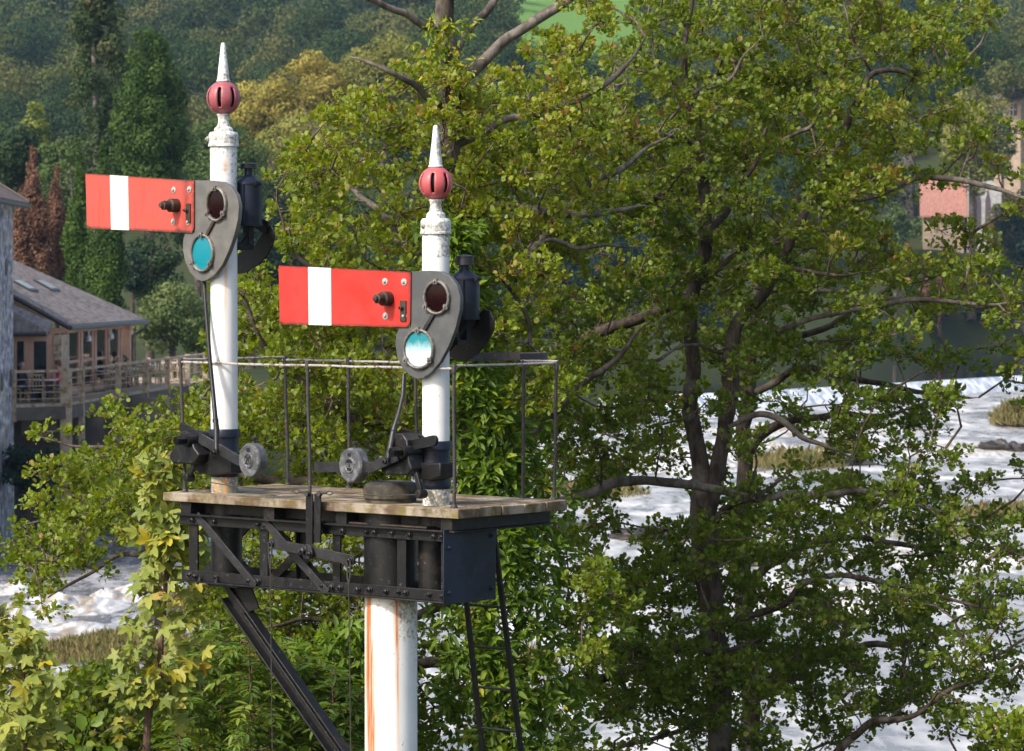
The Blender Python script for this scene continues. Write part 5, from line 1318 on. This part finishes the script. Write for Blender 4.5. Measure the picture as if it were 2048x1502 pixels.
# interior back wall and wing front
b = MB(); b.box(-19.6,-19.4,111.5,128,DK,7.3); b.build('rear_wall', M['lead'], cafe, WORLD, smooth=False)
wx0, wx1, wy = -19.2, -15.75, 111.6
fr_x = [(-19.2,-18.9),(-17.98,-17.78),(-17.2,-17.0),(-16.75,-16.42),(-15.98,-15.72)]
for a, c in fr_x: b = MB(); b.box(a,c,wy-.08,wy+.08,DK,7.0); b.build('post', M['pine'], cafe, WORLD, smooth=False)
b = MB(); b.box(wx0,wx1,wy-.1,wy+.1,6.9,7.12); b.build('wall_plate', M['pine'], cafe, WORLD, smooth=False)
for (a,c) in ((-18.9,-17.98),(-17.78,-17.2),(-17.0,-16.75),(-16.42,-15.98)):
    b = MB(); b.box(a,c,wy-.01,wy+.01,DK+.1,6.9); b.build('window', M['glass'], cafe, WORLD, smooth=False)
b = MB(); b.box(-15.72,-15.45,wy-.2,113.4,DK,7.1); b.build('corner_panel', M['timber'], cafe, WORLD, smooth=False)
M['white_shade'] = paint('white_enamel', (.8,.8,.8), (.7,.7,.7), 3, .4)
for s_ in (5.,9.5): b = MB(); q = wallpt(s_,.25,6.85); b.lathe(q,[(.03,.3),(.03,.16),(.09,.1),(.11,-.05),(.02,-.1)],10); b.build('hanging_lamp', M['white_shade'], cafe, WORLD)
b = MB(); b.lathe((-18.1,111.3,6.75),[(.03,.3),(.03,.16),(.09,.1),(.11,-.05),(.02,-.1)],10); b.build('hanging_lamp', M['white_shade'], cafe, WORLD)
# deck
A0, A1, A2 = Vector((-17.4,108.5,DK)), Vector((-15.1,110,DK)), Vector((-11.4,136,DK))
A1 = P(132,806,110.); A1.z = DK; A0 = P(26,810,108.6); A0.z = DK; A2 = Vector(((430-1024)*137/FPX,137,DK))
deck = empty('riverside_deck', Frame(A1,0), 'weathered timber deck with post and wire railing jutting out over the river', 'deck')
b = MB(); b.hprism([(A0.x,A0.y),(A1.x,A1.y),(A2.x,A2.y),(-20,142),(-20.5,109)],DK-.12,DK-.02); b.build('floor', M['timber'], deck, WORLD, smooth=False)
def beam(a, c, z0, z1, th, m, name):
    b = MB(); d = (c-a); d.z = 0; d.normalize(); n = Vector((-d.y,d.x,0))*th/2
    q = [a-n,c-n,c+n,a+n]; b.hprism([(p.x,p.y) for p in q],z0,z1); return b.build(name, m, deck, WORLD, smooth=False)
beam(A0,A1,DK-.55,DK-.121,.16,M['wallgrey'],'edge_beam'); beam(A1,A2,DK-.55,DK-.121,.16,M['wallgrey'],'edge_beam')
beam(A0+Vector((0,1.2,0)),A1+Vector((-.6,1.2,0)),DK-1.1,DK-.56,.3,M['wallgrey'],'under_beam')
b = MB(); b.box(-24,-12.6,119.5,120.5,-2,DK-.2); b.build('underdeck_shade_wall', M['wallgrey'], deck, WORLD, smooth=False)  # dark wall added to stand for the shade under the deck
b = MB(); b.bar((-24,113.5,1.3),(-14.4,114.5,1.3),6.8,.5); b.build('underdeck_shade_wall', M['wallgrey'], deck, WORLD, smooth=False)  # second dark slab, added for the same shade below the floor
beam(A0,A1,DK+1.04,DK+1.12,.14,M['timber'],'handrail'); beam(A1,A2,DK+1.04,DK+1.12,.14,M['timber'],'handrail')
for i in range(4):
    for a, c in ((A0,A1),(A1,A2)):
        b = MB(); z = DK+.15+i*.22; b.tube([a+Vector((0,0,z-DK)),c+Vector((0,0,z-DK))],.016,5); b.build('wire', M['timber'], deck, WORLD)
for k, s_ in enumerate((-1,0,.085,.3,.48,.63,.78,.92)):
    p = A0 if s_ < 0 else A1.lerp(A2, s_); b = MB(); lowz = -1. if s_ in (0,.085,.3,.48) else DK-.6; tk = .19 if k == 1 else .1
    b.box(p.x-tk,p.x+tk,p.y-.1,p.y+.1,lowz,DK+1.16); b.build('post', M['timber'], deck, WORLD, smooth=False)
# --- furniture
def make_chair():
    f = Frame((0,0,DK),0); c = empty('wooden_chair', f, 'slatted wooden chair on the cafe deck', 'chair', 'chairs on the cafe deck')
    b = MB(); b.box(-.24,.24,-.22,.22,DK+.42,DK+.46); b.build('seat', M['timber'], c, WORLD, smooth=False)
    b = MB(); b.box(-.24,.24,.2,.235,DK+.88,DK+.96); b.box(-.24,.24,.2,.235,DK+.52,DK+.57)
    for x in (-.2,-.1,0,.1,.2): b.box(x-.02,x+.02,.205,.23,DK+.57,DK+.88)
    b.build('backrest', M['timber'], c, WORLD, smooth=False)
    for sx in (-1,1):
        for sy in (-1,1): b = MB(); b.box(sx*.24-.025,sx*.24+.025,sy*.21-.025,sy*.21+.025,DK,DK+(.96 if sy>0 else .42)); b.build('leg', M['timber'], c, WORLD, smooth=False)
    return c
def make_table():
    f = Frame((0,0,DK),0); c = empty('cafe_table', f, 'round pale cafe table', 'table', 'tables on the cafe deck')
    b = MB(); b.lathe((0,0,DK+.72),[(.45,0),(.47,.01),(.47,.03),(.45,.04)],24); b.build('tabletop', M['white_shade'], c, WORLD)
    b = MB(); b.lathe((0,0,DK),[(.22,0),(.2,.03),(.035,.05),(.035,.72)],12); b.build('pedestal', M['timber'], c, WORLD); return c
def dup(rt, loc, rz, label=None):
    r_ = rt.copy(); col.objects.link(r_); r_.matrix_world = Matrix.Translation(loc) @ Matrix.Rotation(rz,4,'Z')
    if label: r_['label'] = label
    for ch in list(rt.children): c = ch.copy(); col.objects.link(c); c.parent = r_
    return r_
ch0, tb0 = make_chair(), make_table()
def ondeck(s, d): dd = (A2-A1).normalized(); n = Vector((-dd.y,dd.x,0)); q = A1+dd*s+n*d; return Vector((q.x,q.y,DK))
tabs = [(Vector((-15.95,110.9,DK)),'cafe table beside the seated pair at the near end of the deck'),(ondeck(11.5,1.1),'first cafe table beyond the deck corner post, pale round top'),(ondeck(15.5,1.3),'cafe table in front of the man in dark clothes'),(ondeck(20,1.3),'farther cafe table partly behind the taller signal post'),(ondeck(24,1.2),'farthest cafe table on the deck')]
chs = []
for i,(p,l) in enumerate(tabs):
    if i == 0: tb0.matrix_world = Matrix.Translation(p); tb0['label'] = l
    else: dup(tb0, p, 0, l)
clab = {0:['wooden chair with its slatted back to the river, left of the corner post','empty wooden chair nearest the stone mill on the deck','wooden chair tucked against the corner post'],}
spots = [((-16.15,110.2),0.1,'wooden chair with slatted back to the river near the seated pair'),((-17.0,110.3),2.9,'empty wooden chair on the deck nearest the stone mill'),((-15.4,110.9),1.6,'wooden chair just behind the deck corner post')]
for k,(q,l) in enumerate(tabs[1:]):
    nm = ['first','second','third','fourth'][k]
    for a_ in (0,1,2): an = [3.4,5.,1.2][a_]; spots.append(((q.x+.75*math.cos(an),q.y+.75*math.sin(an)),an-math.pi/2,['chair on the left of','chair on the river side of','chair on the far side of'][a_]+' the %s table beyond the corner post'%nm))
for i,((x,y),rz,l) in enumerate(spots):
    if i == 0: ch0.matrix_world = Matrix.Translation((x,y,DK)) @ Matrix.Rotation(rz,4,'Z'); ch0['label'] = l
    else: dup(ch0, Vector((x,y,DK)), rz, l)
# --- seated people
M['skin'] = paint('skin', (.5,.3,.22), (.42,.24,.18), 5, .5)
def cloth(n, c): return paint(n, c, tuple(x*.7 for x in c), 6, .8)
def person(loc, rz, shirt, trousers, hair, label, bald=False):
    Mx = Matrix.Translation(loc) @ Matrix.Rotation(rz,4,'Z')
    joints = [(0,0,.5),(0,0,.75),(0,.02,.98),(0,.0,1.08),(0,-.02,1.14),(0,-.03,1.26),(0,-.02,1.36),
      (.18,.0,1.0),(.24,-.08,.78),(.16,-.32,.75),(.12,-.40,.76),(-.18,0,1.0),(-.24,-.08,.78),(-.16,-.32,.75),(-.12,-.40,.76),
      (.1,-.05,.5),(.12,-.45,.5),(.12,-.47,.1),(.12,-.6,.05),(-.1,-.05,.5),(-.12,-.45,.5),(-.12,-.47,.1),(-.12,-.6,.05)]
    edges = [(0,1),(1,2),(2,3),(3,4),(4,5),(5,6),(2,7),(7,8),(8,9),(9,10),(2,11),(11,12),(12,13),(13,14),(0,15),(15,16),(16,17),(17,18),(0,19),(19,20),(20,21),(21,22)]
    rad = [.16,.15,.14,.055,.06,.095,.07,.075,.055,.04,.04,.075,.055,.04,.04,.1,.07,.05,.045,.1,.07,.05,.045]
    me = bpy.data.meshes.new('person'); me.from_pydata(joints, edges, []); o = bpy.data.objects.new('person', me); col.objects.link(o)
    sk = o.modifiers.new('skin','SKIN'); o.modifiers.new('sub','SUBSURF').levels = 2; o.modifiers['sub'].render_levels = 2
    for i, v in enumerate(me.skin_vertices[0].data): v.radius = (rad[i],rad[i]*(.8 if i in (0,1,2) else 1)); v.use_root = (i == 0)
    dg = bpy.context.evaluated_depsgraph_get(); m2 = bpy.data.meshes.new_from_object(o.evaluated_get(dg)); bpy.data.objects.remove(o)
    m2.materials.clear(); [m2.materials.append(x) for x in (shirt, trousers, M['skin'])]
    for p in m2.polygons:
        c = p.center; p.use_smooth = True
        p.material_index = 2 if c.z > 1.06 or (c.y < -.33 and .7 < c.z < .82) else (1 if c.z < .6 else 0)
    o = bpy.data.objects.new('person', m2); col.objects.link(o); o.matrix_world = Mx; ROOTM[o.name] = Mx; tag(o, label, 'person')
    vs = MB(); 
    if not bald: vs.lathe((0,-.015,1.3),[(.085,-.09),(.108,-.02),(.108,.05),(.08,.1),(.02,.12)],16)
    else: vs.lathe((0,.0,1.27),[(.09,-.06),(.105,-.02),(.1,.02)],16)
    h = vs.build('hair', hair, None, WORLD); h.parent = o; h.matrix_local = Matrix.Translation((0,.015,0))
    f_ = MB(); f_.lathe((0,-.125,1.25),[(.018,0),(.012,.02),(.005,.04)],6); n = f_.build('nose', M['skin'], None, WORLD); n.parent = o; n.matrix_local = Matrix.Identity(4)
    return o
ink = cloth('navy_cloth',(.02,.025,.05)); blk = cloth('black_cloth',(.015,.016,.02)); pk = cloth('pink_cloth',(.75,.06,.2)); jn = cloth('denim',(.05,.08,.16)); gh = cloth('grey_hair',(.3,.27,.25)); rh = cloth('auburn_hair',(.16,.06,.03)); dh = cloth('dark_hair',(.02,.015,.012))
person(Vector((-16.75,111.0,DK)), R(75), ink, jn, gh, 'balding person in a navy top seated at the near deck table', True)
person(Vector((-15.55,111.35,DK)), R(-60), pk, jn, rh, 'auburn haired person in a bright pink top seated on the deck')
q = ondeck(14.8,1.35); person(Vector((q.x-.2,q.y-.3,DK)), R(100), blk, blk, dh, 'dark haired person in black leaning at a table at the far end of the cafe')
# topiary pots by the cafe
for i,(x,y,l) in enumerate(((-16.35,112.3,'clipped green bay bush in a pot between the seated pair'),(ondeck(17.5,2.).x,ondeck(17.5,2.).y,'clipped dark bush in a pot behind the person in black'))):
    f = Frame((x,y,DK),0); t = empty('potted_bush', f, l, 'potted plant'); b = MB(); b.lathe((x,y,DK),[(.18,0),(.25,.4),(.27,.42)],14); b.build('pot', M['lead'], t, WORLD)
    r = np.random.default_rng(i); p,a,nn,s,tt = blobs_leaves([(np.array((x,y,DK+.85)),np.array((.3,.3,.5)),.5)],110,5,r,1,3.5); leaves('foliage',T_TUFT,p,a,nn,s,tt,BM['cypress'],t)
# --- stone mill at the left edge
mill = empty('stone_mill', Frame((-21,108.,0),0), 'whitewashed rubble stone mill at the left edge with round iron wall plates', 'mill building')
c0, c1 = P(27,700,109.0), P(-60,700,98.0)
b = MB(); b.hprism([(c1.x,c1.y),(c0.x,c0.y),(c0.x-6,c0.y+6),(c1.x-8,c1.y+3)],-1.,P(10,397,106).z); b.build('wall', M['rubble'], mill, WORLD, smooth=False)
ez = P(10,397,106).z; b = MB(); dd = (c0-c1).normalized(); nn_ = Vector((dd.y,-dd.x,0)).normalized()
e0 = c0+dd*.55+nn_*.45; e1 = c1-dd*3+nn_*.45
rg0 = c0-dd*2.6-nn_*3.0; rg1 = c1-dd*3-nn_*3.0
q0 = [Vector((e0.x,e0.y,ez-.05)),Vector((e1.x,e1.y,ez-.05)),Vector((rg1.x,rg1.y,ez+2.2)),Vector((rg0.x,rg0.y,ez+2.2))]; g1 = Vector(((c0-nn_*6+dd*.55).x,(c0-nn_*6+dd*.55).y,ez-.05))
lw_ = [p-Vector((0,0,.14)) for p in q0]; b.add([*q0,*lw_,g1],[(0,1,2,3),(7,6,5,4),(0,4,5,1),(0,3,8),(3,7,4,0)]); b.build('roof', M['roof_old'], mill, WORLD, smooth=False)
b = MB(); b.tube([q0[0]+Vector((0,0,.02)),q0[3]+Vector((0,0,.03))],.07,6); b.build('ridge_tiles', M['sand'], mill, WORLD)
b = MB(); b.tube([q0[0]-Vector((0,0,.14)),q0[1]-Vector((0,0,.14))],.08,6); b.build('gutter', M['lead'], mill, WORLD)
for (px,py) in ((12,535),(21,757),(3,765)):
    for k in range(60):
        pass
    c_ = Vector((0,0,CAMZ)); d = P(px,py,100)-c_; kk = (c1-c_).dot(nn_)/d.dot(nn_); hit = c_+d*kk
    fr_ = Frame((hit.x,hit.y,hit.z), math.degrees(math.atan2(-dd.y,dd.x))); b = MB(); b.lathe((0,0,0),[(.3,.02),(.3,-.03),(.24,-.05),(.05,-.07)],20,'y'); b.build('wall_plate', M['lead'], mill, fr_)
# --- houses across the river on the right
def house(name, label, px, pyb, w, d, h, rh, Z, rot, wallm, roofm, zb=None, cat='house', overhang=.4):
    c = P(px,pyb,Z); f = Frame((c.x,c.y,c.z), rot); t = empty(name, f, label, cat)
    b = MB(); b.box(0,w,0,d,-10,h); b.add([(0,0,h),(0,d,h),(0,d/2,h+rh),(w,0,h),(w,d,h),(w,d/2,h+rh)],[(0,2,1),(3,4,5)]); b.build('wall', wallm, t, f, smooth=False)
    b = MB(); e = overhang; k = rh/(d/2)
    for sgn in (0,1):
        y0, y1 = (-e, d/2) if not sgn else (d+e, d/2); z0 = h-e*k; q = [(-e,y0,z0+.04),(w+e,y0,z0+.04),(w+e,y1,h+rh+.04),(-e,y1,h+rh+.04)]
        b.add([*q,*[(x,y,z+.25) for x,y,z in q]],[(0,1,2,3),(7,6,5,4),(0,4,5,1),(1,5,6,2),(2,6,7,3),(3,7,4,0)])
    b.build('roof', roofm, t, f, smooth=False); return t, f
def win(t, f, face, a, z, w, h, arched=False, m=None):
    """face 0 front (v=0), 1 left gable (u=0)"""
    n = 8 if arched else 0; pts = [(a-w/2,z),(a+w/2,z),(a+w/2,z+h)]
    if arched: pts.append((a,z+h+w*.9))
    pts.append((a-w/2,z+h)); b = MB()
    X0 = 0 if face == 1 else 4.6+.12
    if face == 0: b.prism(pts,-.09,-.03)
    else: b.add([(X0-.09,x,y) for x,y in pts]+[(X0-.03,x,y) for x,y in pts],[tuple(range(len(pts))),tuple(range(2*len(pts)-1,len(pts)-1,-1))]+[(i,i+len(pts),(i+1)%len(pts)+len(pts),(i+1)%len(pts)) for i in range(len(pts))])
    fr_ = b.build('window', m or M['glass'], t, f, smooth=False)
    b = MB()
    if face == 0: b.box(a-.05,a+.05,-.12,-.095,z+.02,z+h); b.box(a-w/2,a+w/2,-.115,-.095,z+h*.5-.05,z+h*.5+.05)
    else: X1 = X0-.12 if face == 1 else X0; b.box(X1,X1+.02,a-.05,a+.05,z+.02,z+h); b.box(X1,X1+.015,a-w/2,a+w/2,z+h*.5-.05,z+h*.5+.05)
    b.build('frame', M['render'], fr_, f, smooth=False)
# upper house: gable to the camera
c = P(1998,330,440); s_ = 440/FPX
t, f = house('stone_house','sandstone gabled house with a purple slate roof in the top right corner',1988,262,4.6,9,4.4,2.4,440,48,M['sand'],M['slate_far'])
for a,z in ((1.,2.4),(3.4,2.4)): win(t,f,0,a,z-.4,1.1,1.5)
for a in (2.2,5.6): win(t,f,2,a,2.0,1.1,1.5)
t, f = house('chapel','red roofed stone chapel with pointed windows in a white gable',1846,470,5.2,9.,2.6,4.5,418,6,M['sand'],M['redroof'],cat='chapel')
cw = Frame(f.W(5.55,-.6,0),6)
b = MB(); b.prism([(0,-8),(.55,-8),(.7,7.8),(.35,8.6),(.15,7.9)],-.2,9.6); b.build('gable_coping', M['render'], t, cw, smooth=False)
b = MB(); b.prism([(.7,-8),(4.4,-8),(4.4,5.6),(3.2,7.),(.7,6.6)],.6,.9); b.build('gable_wall', M['render'], t, cw, smooth=False)
for a in (1.5,2.7): 
    b = MB(); b.prism([(a-.35,1.),(a+.35,1.),(a+.35,4.4),(a,5.8),(a-.35,4.4)],.54,.597); b.build('pointed_window', M['slate_far'], t, cw, smooth=False)
house('grey_house','small grey stone building half hidden above the chapel',1772,290,3.6,4,1.8,1.2,430,10,M['wallgrey'],M['slate_far'])
# river wall
bgtree('broad',1865,495,42,640,412,'mid','soft green tree in front of the lower part of the chapel',180,cov=3.,spx=3.6)
bgtree('broad',1995,390,34,560,414,'olive','olive tree covering the right end of the white chapel gable',181,cov=3.,spx=3.6)
wall = MB(); a = Pz(1720,702,.5); 
f = Frame((P(1870,690,408).x,408,.8),-4); b = MB(); b.box(0,70,0,1.2,-2,2.9); b.box(-6,0,.3,1.5,-2,2.2); o = b.build('river_wall', M['wallgrey'], None, f, smooth=False); tag(o,'dark stone retaining wall along the far edge of the calm pool','wall')
b = MB(); b.box(0,70,-.15,1.35,2.902,3.12); b.build('coping', M['sand'], o, f, smooth=False)
# haze
hz_ = bpy.data.materials.new('haze'); hz_.use_nodes = True; hn = hz_.node_tree.nodes; hl = hz_.node_tree.links; hn.remove(hn['Principled BSDF'])
pv = hn.new('ShaderNodeVolumePrincipled'); pv.inputs['Color'].default_value = (.35,.52,.8,1); pv.inputs['Density'].default_value = .00013; pv.inputs['Anisotropy'].default_value = .1
hl.new(pv.outputs[0], hn['Material Output'].inputs['Volume'])
b = MB(); b.box(-560,760,-60,2200,-6,260); o = b.build('haze', hz_, None, WORLD, smooth=False); o['kind'] = 'stuff'
# ------------------------------------------------------------------ light and render settings
w = bpy.data.worlds.new('World'); scene.world = w; w.use_nodes = True
bg = w.node_tree.nodes['Background']; sky = w.node_tree.nodes.new('ShaderNodeTexSky'); sky.sky_type = 'NISHITA'; sky.sun_disc = False
SUN_EL, SUN_AZ = 42, 226   # azimuth of the sun measured clockwise from +Y
sky.sun_elevation = R(SUN_EL); sky.sun_rotation = R(SUN_AZ); sky.air_density = 1.0; sky.dust_density = 4.0; sky.ozone_density = 1.0
w.node_tree.links.new(sky.outputs[0], bg.inputs[0]); bg.inputs[1].default_value = .15
sd = bpy.data.lights.new('sun','SUN'); sd.energy = 2.5; sd.angle = R(4); sd.color = (1,.95,.87)
so = bpy.data.objects.new('sun', sd); col.objects.link(so)
az = R(SUN_AZ); el = R(SUN_EL); dirv = Vector((math.sin(az)*math.cos(el), math.cos(az)*math.cos(el), math.sin(el)))
so.rotation_euler = dirv.to_track_quat('Z','Y').to_euler(); so.location = (-30,-30,60)
vs = scene.view_settings; vs.view_transform = 'Standard'; vs.look = 'None'; vs.gamma = 1; vs.exposure = 0.68
scene.cycles.max_bounces = 6; scene.cycles.diffuse_bounces = 3; scene.cycles.glossy_bounces = 3; scene.cycles.transmission_bounces = 4; scene.cycles.transparent_max_bounces = 6
scene.cycles.volume_bounces = 0; scene.cycles.use_denoising = True
